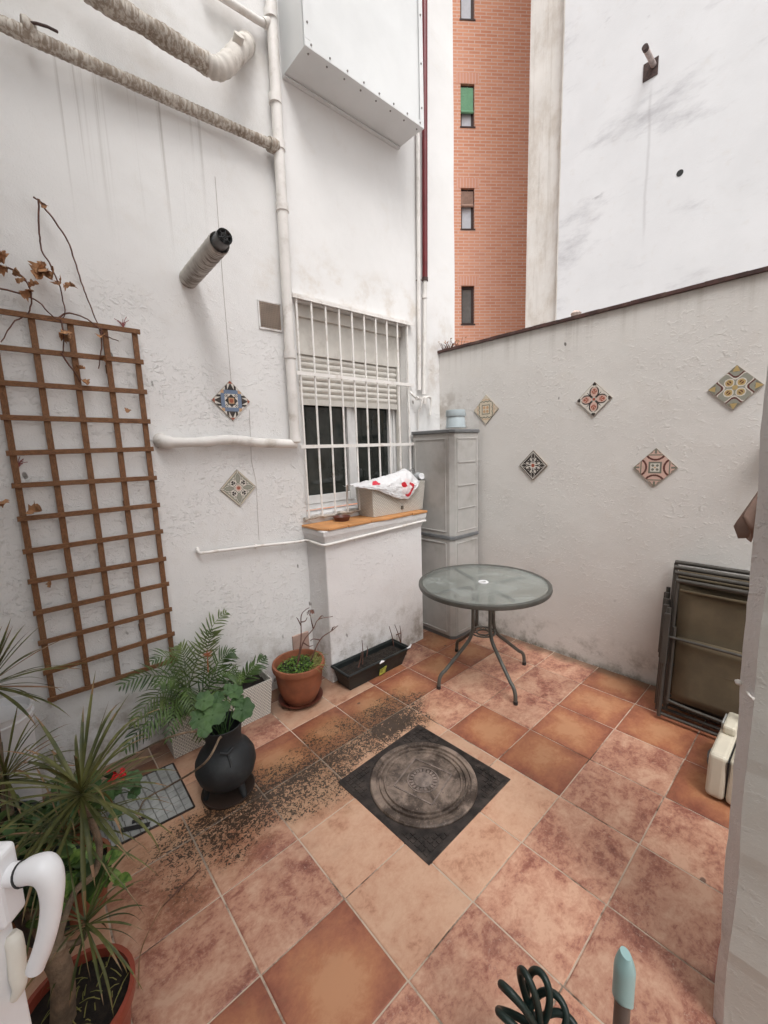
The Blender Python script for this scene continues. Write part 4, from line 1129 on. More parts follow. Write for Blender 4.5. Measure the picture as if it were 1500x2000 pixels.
for (z0, z1) in ((CZ + .06, cmid - .05), (cmid + .05, ctop - .075)):
    b = MB(); xa = CX0 - .0005
    ya, yb_ = CY0 + .075, CY1 - .03
    for (p_, q_) in (((ya, z0), (yb_, z0)), ((yb_, z0), (yb_, z1)), ((yb_, z1), (ya, z1)), ((ya, z1), (ya, z0))): b.bar((xa, p_[0], p_[1]), (xa, q_[0], q_[1]), .010, .010, side=(1, 0, 0))
    b.build('door', M['grey_plastic'], cab, bevel=.002)
    b = MB(); ys = CY0 - .0005
    b.bar((CX0 + .06, ys, z0), (CX1 - .03, ys, z0), .008, .008); b.bar((CX0 + .06, ys, z1), (CX1 - .03, ys, z1), .008, .008)
    b.bar((CX0 + .06, ys, z0), (CX0 + .06, ys, z1), .008, .008); b.bar((CX1 - .03, ys, z0), (CX1 - .03, ys, z1), .008, .008)
    k = 3 if z0 > .5 else 0
    for s_ in range(k): z = z0 + (z1 - z0) * (s_ + 1) / 4; b.bar((CX0 + .07, ys - .002, z), (CX1 - .04, ys - .002, z), .008, .006)
    b.build('side_panel', M['grey_plastic'], cab, bevel=.002)
bq = onZ(890, 836, ctop)
bk = thing('bucket', 'pale grey blue plastic tub turned over on top of the cabinet', 'bucket', bq)
b = MB(); b.lathe([(.078, 0), (.080, .006), (.074, .008), (.066, .125), (.062, .130), (0, .130)], bq, 28); b.build('body', M['bucket'], bk, smooth=40)
b = MB(); b.lathe([(.075, .085), (.0765, .088), (.073, .132), (.069, .132)], bq, 28); b.build('rim', M['bucket'], bk, smooth=40)

# ------------------------------------------------------------------ garden table
TC = np.array([2.360, 1.641, zf(2.36, 1.64)]); TZ = onZ(940, 1137, .70)
tc = np.array([TC[0], TC[1], 0])
tb = thing('garden_table', 'round glass topped garden table with bent grey metal legs', 'table', TC)
zt = TC[2] + .702
RT_ = .440
b = MB(); b.lathe([(RT_ - .016, zt - .026), (RT_ + .008, zt - .028), (RT_ + .012, zt - .016), (RT_ + .010, zt + .001), (RT_ + .002, zt + .006), (RT_ - .008, zt + .005), (RT_ - .016, zt + .001), (RT_ - .016, zt - .026)], tc, 96); b.build('rim', M['table_metal'], tb, smooth=40)
b = MB(); b.lathe([(.026, zt - .005), (RT_ - .0165, zt - .005), (RT_ - .0165, zt + .0), (.026, zt + .0), (.026, zt - .005)], tc, 96); b.build('glass_top', M['tabletop'], tb, smooth=30)
b = MB(); b.lathe([(.020, zt - .02), (.0255, zt - .02), (.0255, zt + .001), (.036, zt + .002), (.034, zt + .006), (.020, zt + .005), (.020, zt - .02)], tc, 28); b.build('parasol_ring', M['white_plastic'], tb, smooth=40)
feet = [onF(857, 1345), onF(1007, 1376), onF(1024, 1298), onF(892, 1272)]
for f_ in feet:
    d = np.array([f_[0] - TC[0], f_[1] - TC[1], 0]); r_ = np.linalg.norm(d); d /= r_
    up = np.array([0, 0, 1.0]); F0 = np.array([f_[0], f_[1], zf(f_[0], f_[1])])
    kn = F0 + up * .085 - d * .012; inn = tc + d * .085 + up * (TC[2] + .325)
    path = [F0, F0 + up * .05 - d * .003] + bez(F0 + up * .06 - d * .004, kn + up * .02, kn + (inn - kn) * .14, 6) + bez(kn + (inn - kn) * .80, inn, inn + up * .09, 7) + [tc + d * .085 + up * (zt - .07)] + bez(tc + d * .085 + up * (zt - .06), tc + d * .085 + up * (zt - .022), tc + d * .14 + up * (zt - .021), 6) + [tc + d * (RT_ - .02) + up * (zt - .018)]
    b = MB(); b.tube(path, .0125, 12); lg = b.build('leg', M['table_metal'], tb, smooth=60)
    b = MB(); b.tube([F0 - up * .001, F0 + up * .022], .0145, 12); b.build('foot_cap', M['seal'], lg, smooth=40)
b = MB()
for z, r_ in ((.335, .085), (.330, .045)):
    b.tube([tc + np.array([math.cos(t_) * r_, math.sin(t_) * r_, TC[2] + z]) for t_ in np.linspace(0, 2 * math.pi, 28, endpoint=False)], .006, 8, closed=True)
for k in range(4):
    t_ = k * math.pi / 2 + .6; d = np.array([math.cos(t_), math.sin(t_), 0])
    b.tube([tc + d * (.062) + np.array([math.cos(s_) * .02, math.sin(s_) * .02, TC[2] + .333]) for s_ in np.linspace(0, 2 * math.pi, 12, endpoint=False)], .004, 6, closed=True)
b.build('brace_ring', M['table_metal'], tb, smooth=60)

# ------------------------------------------------------------------ folded chairs against the wall
def folding_chair(x, y1, w_, tilt, dz, label):
    base = np.array([x, y1 - w_ / 2, zf(x, y1 - w_ / 2)])
    t = thing('folding_chair', label, 'chair', base, 'folded garden chairs leaning on the patio wall')
    ca, sa = math.cos(tilt), math.sin(tilt)
    def P(n, a, h): return np.array([x + n * ca + h * sa, y1 - a * w_, base[2] + h * ca - n * sa])   # n: towards camera when negative
    H = .90 + dz
    b = MB(); r_ = .0115
    b.tube([P(0, 0, .06), P(0, 0, H - .02)], r_, 8); b.tube([P(0, 1, .06), P(0, 1, H - .02)], r_, 8); b.tube([P(0, -.01, H - .012), P(0, 1.01, H - .012)], .013, 8)
    b.tube([P(0, 0, .33), P(0, 1, .33)], .009, 8); b.build('back_frame', M['chair_metal'], t, smooth=50)
    b = MB(); n_ = 14; vs = []
    for i in range(n_ + 1):
        h = .34 + (H - .06 - .34) * i / n_
        for j in range(9): a = j / 8; vs.append(P(-.004 + .018 * math.sin(math.pi * a) + .004 * mnoise.noise(Vector((i * .5, a * 3, x * 9))), .03 + a * .94, h))
    b.add(vs, [(i*9+j, i*9+j+1, i*9+j+10, i*9+j+9) for i in range(n_) for j in range(8)])
    for h in (.345, H - .065): b.tube([P(-.004, .03, h), P(-.004, .97, h)], .008, 6)
    fb = b.build('back_fabric', M['chair_cloth'], t, smooth=60); so_ = fb.modifiers.new('thick', 'SOLIDIFY'); so_.thickness = .003
    b = MB(); H2 = .73 + dz
    for a in (-.035, 1.035):
        b = MB(); b.tube([P(-.040, a, .012), P(-.034, a, H2)], r_, 8); b.build('leg', M['chair_metal'], t, smooth=50)
        b = MB(); b.bar(P(-.052, a, .34), P(-.052, a, .70 + dz), .030, .024, side=(0, 1, 0)); b.build('armrest', M['chair_metal'], t, bevel=.003)
    for (h_, w2) in ((.03, .0095), (.50, .008)):
        b = MB(); b.tube([P(-.038, -.035, h_), P(-.038, 1.035, h_)], w2, 8); b.build('cross_bar', M['chair_metal'], t, smooth=50)
    for a in (.02, .98):
        b = MB(); b.tube([P(-.022, a, .10), P(-.020, a, .56)], .010, 8); b.build('seat_rail', M['chair_metal'], t, smooth=50)
    b = MB()
    b.tube(cat([P(-.022, .02, .14), P(-.022, .05, .115), P(-.022, .5, .105), P(-.022, .95, .115), P(-.022, .98, .14)], 5), .010, 8)
    b.build('seat_frame', M['chair_metal'], t, smooth=50)
    b = MB(); vs = []
    for i in range(9):
        h = .13 + .38 * i / 8
        for j in range(7): a = j / 6; vs.append(P(-.020 + .010 * math.sin(math.pi * a), .05 + a * .90, h))
    b.add(vs, [(i*7+j, i*7+j+1, i*7+j+8, i*7+j+7) for i in range(8) for j in range(6)])
    fb = b.build('seat_fabric', M['chair_cloth'], t, smooth=60); so_ = fb.modifiers.new('thick', 'SOLIDIFY'); so_.thickness = .003
    return t
folding_chair(2.900, .665, .57, R(6), -.005, 'folded brown sling chair leaning flat against the wall, rearmost of the stack')
folding_chair(2.838, .650, .57, R(5.4), -.02, 'folded brown sling chair second from the wall in the stack')
folding_chair(2.776, .630, .57, R(5), -.035, 'folded brown sling chair third from the wall, just behind the front one')
folding_chair(2.712, .605, .57, R(4.5), -.06, 'front folded brown sling chair of the stack, nearest the beige case')

# ------------------------------------------------------------------ beige plastic case
c0 = onF(1374, 1556)
cs = thing('plastic_case', 'yellowed beige plastic carry case with a clip handle on the floor', 'case', (c0[0] + .2, c0[1] - .15, c0[2]))
zb0 = zf(c0[0] + .2, c0[1] - .1); H = .213
x0, y1 = c0[0], c0[1]; L_, W_ = .44, .070
b = MB()
def half(ya, yb_): b.hexa([(x0, yb_, zb0 + .012), (x0 + L_, yb_, zb0 + .012), (x0 + L_, ya, zb0 + .012), (x0, ya, zb0 + .012)], [(x0 + .025, yb_, zb0 + H), (x0 + L_ - .025, yb_, zb0 + H), (x0 + L_ - .025, ya, zb0 + H), (x0 + .025, ya, zb0 + H)])
half(y1, y1 - W_); b.build('shell', M['beige_plastic'], cs, bevel=.018, seg=3)
b = MB(); half(y1 - W_ - .004, y1 - 2 * W_); b.build('shell', M['beige_plastic'], cs, bevel=.018, seg=3)
b = MB(); b.box((x0 + .02, y1 - W_ - .0045, zb0 + .02), (x0 + L_ - .02, y1 - W_ + .0005, zb0 + H - .01)); b.build('seam', M['seal'], cs)
b = MB(); b.box((x0 + .22, y1 - .066, zb0 + H - .001), (x0 + .38, y1 - .014, zb0 + H + .045)); b.build('handle', M['beige_plastic'], cs, bevel=.012)
b = MB(); b.box((x0 + .25, y1 - .0138, zb0 + H + .002), (x0 + .35, y1 - .006, zb0 + H + .040)); b.build('clip', M['grey_case'], cs, bevel=.003)
b = MB(); b.box((x0 + .07, y1 - W_ - .09, zb0 + H), (x0 + .17, y1 - W_ - .03, zb0 + H + .002)); b.build('label_plate', M['grey_case'], cs)
b = MB()
for (xx_, yy_) in ((x0 + .05, y1 - .03), (x0 + L_ - .05, y1 - .03), (x0 + .05, y1 - 2 * W_ + .03), (x0 + L_ - .05, y1 - 2 * W_ + .03)): b.tube([(xx_, yy_, zf(xx_, yy_)), (xx_, yy_, zb0 + .02)], .012, 10)
b.build('foot', M['seal'], cs)

# ------------------------------------------------------------------ closed parasol
pa = onX(1512, 1000, 2.50); PXY = (pa[0], pa[1]); hem = onX(1470, 1030, 2.45)[2]
ps = thing('parasol', 'closed brown parasol half hidden behind the near wall', 'parasol', (PXY[0], PXY[1], zf(*PXY)))
b = MB(); n_ = 40; lv = 46; vs = []
for i in range(lv + 1):
    q = i / lv; z = hem + q * 1.15; r0 = .078 * (1 - min(1, q * 5.0)) ** 1.0 + .024
    for k in range(n_):
        t_ = 2 * math.pi * k / n_; rr_ = r0 * (1 + .30 * math.cos(8 * t_) * (1 - q) ** .6); zz = z + (.055 * math.cos(8 * t_ + 1.2) * (1 - q) ** 4) + .04 * math.cos(t_ * 2 + .7) * (1 - q) ** 4
        vs.append((PXY[0] + rr_ * math.cos(t_), PXY[1] + rr_ * math.sin(t_), zz))
b.add(vs, [(i*n_+k, i*n_+(k+1) % n_, (i+1)*n_+(k+1) % n_, (i+1)*n_+k) for i in range(lv) for k in range(n_)])
cn = b.build('canopy', M['parasol'], ps, smooth=50); so_ = cn.modifiers.new('thick', 'SOLIDIFY'); so_.thickness = .003
b = MB(); b.tube([(PXY[0], PXY[1], zf(*PXY)), (PXY[0], PXY[1], hem + 1.25)], .019, 14); b.build('pole', M['table_metal'], ps, smooth=50)
b = MB(); b.lathe([(.15, 0), (.15, .03), (.05, .06), (.03, .20), (0, .20)], (PXY[0], PXY[1], zf(*PXY)), 28); b.build('base', M['grey_dark'], ps, smooth=40)

# ------------------------------------------------------------------ planters
def planter(name, label, bx, tx, by, ty, z0, z1, mat, soil=.03, wall=.008):
    c = thing(name, label, 'planter', ((bx[0] + bx[1]) / 2, (by[0] + by[1]) / 2, z0))
    b = MB(); q = lambda X, Y, z: [(X[0], Y[0], z), (X[1], Y[0], z), (X[1], Y[1], z), (X[0], Y[1], z)]
    i_ = lambda X: (X[0] + wall, X[1] - wall)
    v = q(bx, by, z0) + q(tx, ty, z1) + q(i_(tx), i_(ty), z1) + q(i_(tx), i_(ty), z1 - soil - .02)
    f = [(0,3,2,1)]
    for l in range(3): f += [(4*l+k, 4*l+(k+1) % 4, 4*l+4+(k+1) % 4, 4*l+4+k) for k in range(4)]
    b.add(v, f); b.build('body', mat, c, bevel=.0025)
    b = MB(); n_, m_ = 26, 10; X, Y = i_(tx), i_(ty); vs = []
    for i in range(n_ + 1):
        for j in range(m_ + 1):
            x = X[0] + (X[1] - X[0]) * i / n_; y = Y[0] + (Y[1] - Y[0]) * j / m_; vs.append((x, y, z1 - soil + .012 * mnoise.noise(Vector((x * 30, y * 30, 1)))))
    b.add(vs, [(i*(m_+1)+j, (i+1)*(m_+1)+j, (i+1)*(m_+1)+j+1, i*(m_+1)+j+1) for i in range(n_) for j in range(m_)]); b.build('soil', M['soil'], c, smooth=80)
    return c
zfl = zf(.76, 2.45)
hz = onY(532, 1325, 2.345)[2] - .0
fpl = planter('white_planter', 'long cream woven planter on the floor holding the palm', (.475, 1.055), (.455, 1.075), (2.365, 2.545), (2.345, 2.560), zfl, hz, M['weave'], .05)
b1 = onZ(730, 1011, LT); b2 = onZ(836, 996, LT); t1z = onY(724, 950, b1[1] - .012)[2]
yy = float(b1[1])
lpl = planter('white_planter', 'cream woven planter on the window ledge with a plastic bag on it', (b1[0], b2[0] + .01), (b1[0] - .02, b2[0] + .035), (yy, yy + .185), (yy - .014, yy + .195), LT + .001, t1z, M['weave'], .05)
b = MB(); q = onY(786, 991, yy - .009); b.box(q + [-.012, -.003, -.014], q + [.012, .006, .014]); b.build('badge', simple('dark badge', (.09, .08, .06), .5), lpl, bevel=.001)

gl0, gr0 = onF(686, 1352), onF(797, 1303)
gz = zf(1.85, 2.2); gt = onY(686, 1319, 2.155)[2]
gpl = planter('green_planter', 'long dark green window box on the floor with bare twigs in it', (gl0[0] + .005, gr0[0]), (gl0[0] - .025, gr0[0] + .05), (2.185, 2.325), (2.155, 2.347), gz, gt, M['green_plastic'], .035, .012)
b = MB(); x0, x1 = gl0[0] - .032, gr0[0] + .057
for (p_, q_) in (((x0, 2.152), (x1, 2.152)), ((x1, 2.152), (x1, 2.349)), ((x1, 2.349), (x0, 2.349)), ((x0, 2.349), (x0, 2.152))): b.tube([(p_[0], p_[1], gt), (q_[0], q_[1], gt)], .009, 8)
b.build('rim', M['green_plastic'], gpl, smooth=60)
b = MB(); q = onY(748, 1310, 2.158); b.hexa([q + [-.03, .008, -.03], q + [.03, .008, -.028], q + [.03, .012, -.03], q + [-.03, .012, -.03]], [q + [-.028, -.004, .02], q + [.034, -.004, .026], q + [.034, .002, .026], q + [-.028, .002, .02]]); b.build('label_sticker', M['sticker'], gpl)
b = MB(); q = onY(745, 1294, 2.148); b.tube([q + [-.02, -.002, .0], q + [0, -.004, .008], q + [.022, -.002, .004]], [.006, .009, .006], 8); q = np.array([x1 - .005, 2.15, gt + .004]); b.tube([q + [-.03, 0, 0], q, q + [.03, .01, .012]], [.005, .009, .005], 8); b.build('white_clip', M['white_plastic'], gpl, smooth=60)
def twig_cluster(name, label, items, mat, cat_='plant', loc=None):
    t = thing(name, label, cat_, items[0][0]); 
    for it in items:
        b = MB(); b.tube(cat(it, 5), [.0048 * (1 - .6 * k / (5 * (len(it) - 1))) for k in range(5 * (len(it) - 1) + 1)], 6)
        b.build('twig', mat, t, smooth=60)
    return t
it = []
for (p_, q_) in (((708, 1297), (707, 1250)), ((700, 1306), (706, 1272)), ((716, 1282), (717, 1262)), ((769, 1262), (760, 1223)), ((784, 1262), (771, 1220)), ((783, 1255), (781, 1222)), ((774, 1240), (784, 1236))):
    a = onY(p_[0], p_[1], 2.25); a[2] = max(a[2], gt - .035); e = onY(q_[0], q_[1], 2.25); it.append([a, (a + e) / 2 + [.006, 0, 0], e])
twig_cluster('dead_stems', 'short bare dead stems standing in the dark green window box', it, M['twig'])

# terracotta pot, saucer and what grows in it
tp0 = onF(588, 1366); tz = zf(tp0[0], tp0[1])
sc = MB(); sc.lathe([(.0, 0.001), (.115, .001), (.150, .034), (.143, .034), (.112, .010), (0, .010)], (tp0[0], tp0[1], tz), 40)
tag(sc.build('saucer', M['terra_dark'], smooth=40), 'dark round saucer on the floor under the terracotta pot', 'saucer')
RM = onY(593, 1288, tp0[1])[2] + .004; hh = RM - tz
tpot = thing('terracotta_pot', 'round terracotta pot on a saucer beside the window plinth', 'pot', (tp0[0], tp0[1], tz + .0105))
b = MB(); b.lathe([(0, .0105), (.098, .0105), (.120, .05), (.146, .12), (.158, hh - .055), (.160, hh - .04), (.172, hh - .038), (.176, hh - .02), (.172, hh), (.158, hh), (.154, hh - .02), (.150, hh - .07), (0, hh - .07)], (tp0[0], tp0[1], tz), 48); b.build('body', M['terracotta'], tpot, smooth=35)
b = MB(); n_ = 24; b.lathe([(.1505, hh - .055), (.10, hh - .048), (.05, hh - .05), (0, hh - .046)], (tp0[0], tp0[1], tz), n_); b.build('soil', M['soil'], tpot, smooth=80)
def leafy_mat(name, label, cx_, cy_, z, r_, n, size, mats, seed, dome=.03):
    rr = random.Random(seed); b = MB()
    for k in range(n):
        q = r_ * math.sqrt(rr.random()); t_ = rr.uniform(0, 2 * math.pi); p_ = np.array([cx_ + q * math.cos(t_), cy_ + q * math.sin(t_), z + rr.uniform(0, dome) * (1 - (q / r_) ** 2 * .6)])
        a = rr.uniform(0, 6.28); e = np.array([math.cos(a), math.sin(a), rr.uniform(-.2, .8)]) * size * rr.uniform(.6, 1.3); s_ = np.array([-math.sin(a), math.cos(a), rr.uniform(-.3, .3)]) * size * .45
        b.add([p_, p_ + e * .5 + s_, p_ + e, p_ + e * .5 - s_], [(0,1,2,3)], rr.randrange(len(mats)))
    return tag(b.build(name, mats), label, 'plant')
leafy_mat('clover', 'low bright green clover filling the terracotta pot', tp0[0] - .0, tp0[1] - .01, tz + hh - .045, .142, 900, .013, [M['moss'], M['moss'], M['bush']], 3, .045)
it = []
z_ = tz + hh - .05; yv = tp0[1]
for path in (((578, 1285), (588, 1250), (588, 1205), (596, 1192), (604, 1187)), ((578, 1285), (592, 1255), (612, 1228), (622, 1210), (650, 1204)), ((603, 1275), (625, 1250), (648, 1232), (660, 1222)), ((612, 1228), (608, 1212), (606, 1200)), ((588, 1215), (596, 1213), (600, 1206)), ((588, 1222), (582, 1210), (579, 1206)), ((625, 1250), (612, 1248), (606, 1252)), ((622, 1210), (628, 1203), (632, 1204)), ((648, 1232), (650, 1226), (655, 1224)), ((592, 1255), (604, 1262), (612, 1260))):
    pp = [onY(x, y, yv + .02 * math.sin(i * 2 + x)) for i, (x, y) in enumerate(path)]
    if path[0][1] > 1270: pp[0][2] = z_
    it.append(pp)
tw = twig_cluster('bare_shrub', 'bare brown twigs rising from the terracotta pot with one withered bud', it, M['twig'], 'shrub')
b = MB(); q = onY(606, 1191, yv)
for k in range(9):
    a = k * .8; e = np.array([math.cos(a) * .02, math.sin(a) * .02, -.02 - .004 * (k % 3)]); b.add([q, q + e + [.01, .005, .012], q + e * 1.3, q + e + [-.01, -.005, .004]], [(0,1,2,3)])
b.build('withered_bud', M['twig'], tw)
b = MB(); rr = random.Random(11)
for k in range(70):
    a = rr.uniform(-.7, 1.0); d = np.array([math.cos(a - .8), math.sin(a - .8), 0]); p_ = np.array([tp0[0], tp0[1], tz + hh - .03]) + d * rr.uniform(.09, .14)
    L_ = rr.uniform(.03, .10); e = p_ + d * L_ * .7 + [rr.uniform(-.03, .03), rr.uniform(-.03, .03), rr.uniform(-.01, .035)]; b.tube(bez(p_, p_ + d * .03 + [0, 0, .045], e, 6), [.0022, .0022, .002, .002, .0016, .001], 4)
tag(b.build('trailing_sedum', M['straw']), 'yellow green trailing sedum spilling over the terracotta pot rim', 'plant')

# black cauldron pot
bp = onF(447, 1543); bz = zf(bp[0], bp[1]); zr = onY(440, 1412, bp[1] - .0)[2]; hh = zr - bz
sc = MB(); sc.lathe([(0, .001), (.118, .001), (.128, .014), (.122, .015), (.112, .007), (0, .007)], (bp[0], bp[1], bz), 40); tag(sc.build('saucer', simple('blackened saucer', (.040, .024, .018), .5, var=.4), smooth=40), 'flat dark saucer under the black cauldron', 'saucer')
bz += .0075
kp = thing('cauldron_pot', 'round black iron cauldron on short legs by the drain cover', 'pot', (bp[0], bp[1], bz))
b = MB(); prof = [(0, .045), (.05, .045), (.10, .062), (.130, .10), (.143, .145), (.139, .185), (.120, .222), (.098, .245), (.086, .258), (.082, .285), (.088, hh - .02), (.096, hh), (.088, hh), (.080, hh - .02), (.074, .28), (.074, .25), (0, .25)]
b.lathe(prof, (bp[0], bp[1], bz), 48); b.build('body', M['black_iron'], kp, smooth=50)
for k in range(3):
    t_ = k * 2.094 + .9; d = np.array([math.cos(t_), math.sin(t_), 0]); q = np.array([bp[0], bp[1], bz]); b = MB(); b.tube([q + d * .085 + [0, 0, .075], q + d * .10 + [0, 0, .03], q + d * .108 + [0, 0, 0]], [.020, .015, .013], 8); b.build('leg', M['black_iron'], kp, smooth=60)
b = MB(); q = np.array([bp[0], bp[1], bz]) + np.array([-.02, -.094, .262]); b.tube([q + [-.03, .01, .012], q + [0, -.004, .0], q + [.03, .005, .012]], .006, 8); b.tube([q, q + [.002, -.022, -.03], q + [0, -.03, -.055]], [.006, .005, .004], 7); b.build('lug', M['black_iron'], kp, smooth=60)
b = MB(); b.lathe([(.074, .254), (.04, .256), (0, .257)], (bp[0], bp[1], bz), 24); b.build('soil', M['soil'], kp)

# ------------------------------------------------------------------ plant builders
def strap(b, base, dirv, L, wd, droop, rr, mi=0, tip=1, n=9):
    wob = np.array([rr.uniform(-1, 1), rr.uniform(-1, 1), rr.uniform(-.9, .2)]) * .55; kink = rr.randrange(2, n); dead = rr.random() < .09
    d = np.array(dirv, float); d /= np.linalg.norm(d); p_ = np.array(base, float); up = np.array([0, 0, 1.0]); P = []
    for k in range(n + 1):
        P.append(p_.copy()); p_ = p_ + d * L / n; d = d + np.array([0, 0, -1]) * droop / n * (k / n + .3) + wob * (1.0 if k > kink else .15) / n; d /= np.linalg.norm(d)
    vs = []
    for k, q in enumerate(P):
        t_ = k / n; w_ = wd * (.55 + .9 * t_ if t_ < .5 else 1.0 * (1 - ((t_ - .5) / .5) ** 1.7) + .02)
        dd = P[min(k + 1, n)] - P[max(k - 1, 0)]; s_ = np.cross(dd, up); l = np.linalg.norm(s_); s_ = s_ / l if l > 1e-6 else np.array([1, 0, 0]); nn_ = np.cross(s_, dd); nn_ /= max(1e-9, np.linalg.norm(nn_))
        vs += [q - s_ * w_ / 2 + nn_ * w_ * .18, q, q + s_ * w_ / 2 + nn_ * w_ * .18]
    b_ = len(b.v); b.v += [tuple(q) for q in vs]
    for k in range(n):
        for q in (0, 1): b.f.append((b_+3*k+q, b_+3*k+q+1, b_+3*k+q+4, b_+3*k+q+3)); b.m.append(tip if (dead or (k >= n - 2 and rr.random() < .6)) else mi); b.c.append(None)
def rosette(b, c, n, L, wd, seed, lean=(0, 0, 0), lo=-.35, hi=1.2, droop=1.0):
    rr = random.Random(seed)
    for k in range(n):
        a = k * 2.4 + rr.uniform(-.3, .3); e = lo + (hi - lo) * ((k / n) ** 1.0)
        d = np.array([math.cos(a) * math.cos(e), math.sin(a) * math.cos(e), math.sin(e)]) + np.array(lean)
        strap(b, np.array(c) + [0, 0, .03 * (k / n)], d, L * rr.uniform(.7, 1.15), wd * rr.uniform(.8, 1.2), droop * rr.uniform(.4, 1.2) * (1.1 - .6 * k / n), rr)
def gleaf(b, c, nrm, r_, rr, mi=0):
    n_ = np.array(nrm, float); n_ /= np.linalg.norm(n_); a = np.cross(n_, [.3, .2, 1]); a /= np.linalg.norm(a); c2 = np.cross(n_, a); c = np.array(c); N = 28; vs = [c - n_ * r_ * .15]
    ph = rr.uniform(0, 6)
    for lv in (.55, 1.0):
        for k in range(N):
            t_ = 2 * math.pi * k / N; q = r_ * lv * (1 + (.09 * math.cos(7 * t_ + ph) if lv == 1 else 0)) * (1 - .35 * max(0, math.cos(t_)) ** 14)
            vs.append(c + (a * math.cos(t_) + c2 * math.sin(t_)) * q + n_ * r_ * (.10 * math.sin(3 * t_ + ph) + .06 * math.cos(7 * t_)) * lv - n_ * r_ * .02)
    fs = [(0, 1 + k, 1 + (k + 1) % N) for k in range(N)] + [(1 + k, 1 + N + k, 1 + N + (k + 1) % N, 1 + (k + 1) % N) for k in range(N)]
    b.add(vs, fs, mi)
def oleaf(b, c, d, L, wd, rr, mi=0, curl=.3):
    d = np.array(d, float); d /= np.linalg.norm(d); s_ = np.cross(d, [0, 0, 1]); l = np.linalg.norm(s_); s_ = s_ / l if l > .05 else np.array([1., 0, 0]); n_ = np.cross(s_, d); vs = []; K = 6; c = np.array(c, float)
    for k in range(K + 1):
        t_ = k / K; w_ = wd * math.sin(math.pi * min(1, t_ * .93 + .05)) ** .8; q = c + d * L * t_ - n_ * curl * L * t_ * t_
        vs += [q - s_ * w_ / 2 + n_ * w_ * .18, q, q + s_ * w_ / 2 + n_ * w_ * .18]
    b.add(vs, [(3*k+q, 3*k+q+1, 3*k+q+4, 3*k+q+3) for k in range(K) for q in (0, 1)], mi)
def frond(b, a, m, e, n, L, wd, rr, mi=0, nv=(0, 0, 1)):
    P = bez(a, m, e, 24); b.tube(P, [.0035 * (1 - .75 * k / 23) for k in range(24)], 5, mi)
    for k in range(n):
        t_ = .22 + .78 * k / (n - 1); i = min(22, int(t_ * 23)); q = P[i] + (P[i + 1] - P[i]) * (t_ * 23 - i if t_ < 1 else 1)
        d = P[min(i + 1, 23)] - P[max(i - 1, 0)]; d = d / np.linalg.norm(d); s_ = np.cross(d, nv); s_ /= max(1e-6, np.linalg.norm(s_)); nn_ = np.cross(s_, d)
        l = L * math.sin(math.pi * (.16 + .80 * t_)) ** .7 * rr.uniform(.85, 1.1)
        for sg in (-1, 1):
            if rr.random() < .05: continue
            sag = rr.uniform(.02, .34); l2 = l * rr.uniform(.8, 1.08)
            dd = d * (.62 + .5 * t_) + s_ * sg * 1.0 + nn_ * rr.uniform(-.12, .30) + d * rr.uniform(-.12, .12)
            dd /= np.linalg.norm(dd)
            x = np.cross(dd, nn_); x /= max(1e-6, np.linalg.norm(x)); K = 4; vs = []
            for j in range(K + 1):
                u = j / K; w_ = wd * (math.sin(math.pi * min(.97, .12 + u * .85)) ** .8); c = q + dd * l2 * u - nn_ * l2 * .26 * u * u + np.array([0, 0, -1]) * l2 * sag * u * u
                vs += [c - x * w_ / 2, c + nn_ * w_ * .14, c + x * w_ / 2]
            b.add(vs, [(3*j+h, 3*j+h+1, 3*j+h+4, 3*j+h+3) for j in range(K) for h in (0, 1)], mi)

# palm in the floor planter
rr = random.Random(21)
pz = hz - .05
pm = thing('palm_plant', 'small feathery green palm arching out of the cream floor planter', 'palm', (.66, 2.44, pz))
tips = [((440, 1197), 2.47, (395, 1240), .21), ((300, 1290), 2.30, (360, 1270), .2), ((236, 1340), 2.28, (320, 1300), .2), ((262, 1410), 2.22, (330, 1320), .2), ((246, 1462), 2.24, (310, 1370), .2), ((330, 1440), 2.14, (350, 1340), .2), ((395, 1440), 2.14, (390, 1340), .2), ((440, 1400), 2.16, (420, 1320), .2), ((470, 1330), 2.25, (430, 1290), .2), ((350, 1262), 2.5, (370, 1290), .2), ((455, 1275), 2.36, (420, 1290), .2), ((285, 1430), 2.18, (340, 1330), .2), ((415, 1232), 2.4, (400, 1290), .2), ((310, 1340), 2.2, (350, 1300), .2), ((375, 1390), 2.14, (370, 1310), .2)]
for i, (tp_, y, md, l) in enumerate(tips):
    a = np.array([.60 + rr.uniform(-.07, .12), 2.44 + rr.uniform(-.04, .04), pz - .005]); e = onY(tp_[0], tp_[1], y); m = onY(md[0], md[1], (y + 2.44) / 2)
    b = MB(); ln = np.linalg.norm(e - a); frond(b, a, m + [0, 0, .05], e, 17, .118, .0095, rr, 0, (.15, -.55, .8)); b.build('frond', M['palm'] if i % 3 else M['palm_light'], pm, smooth=60)
b = MB(); q = onY(405, 1277, 2.36)
for k in range(26): d = np.array([rr.uniform(-1, 1), rr.uniform(-1, 1), rr.uniform(-.6, .8)]) * .024; b.tube([q, q + d * .6, q + d], [.002, .0015, .002], 4)
b.tube([q, q + [.0, .02, -.12]], .003, 5)
b.build('seed_head', simple('orange seed head', (.42, .13, .06), .7), pm)
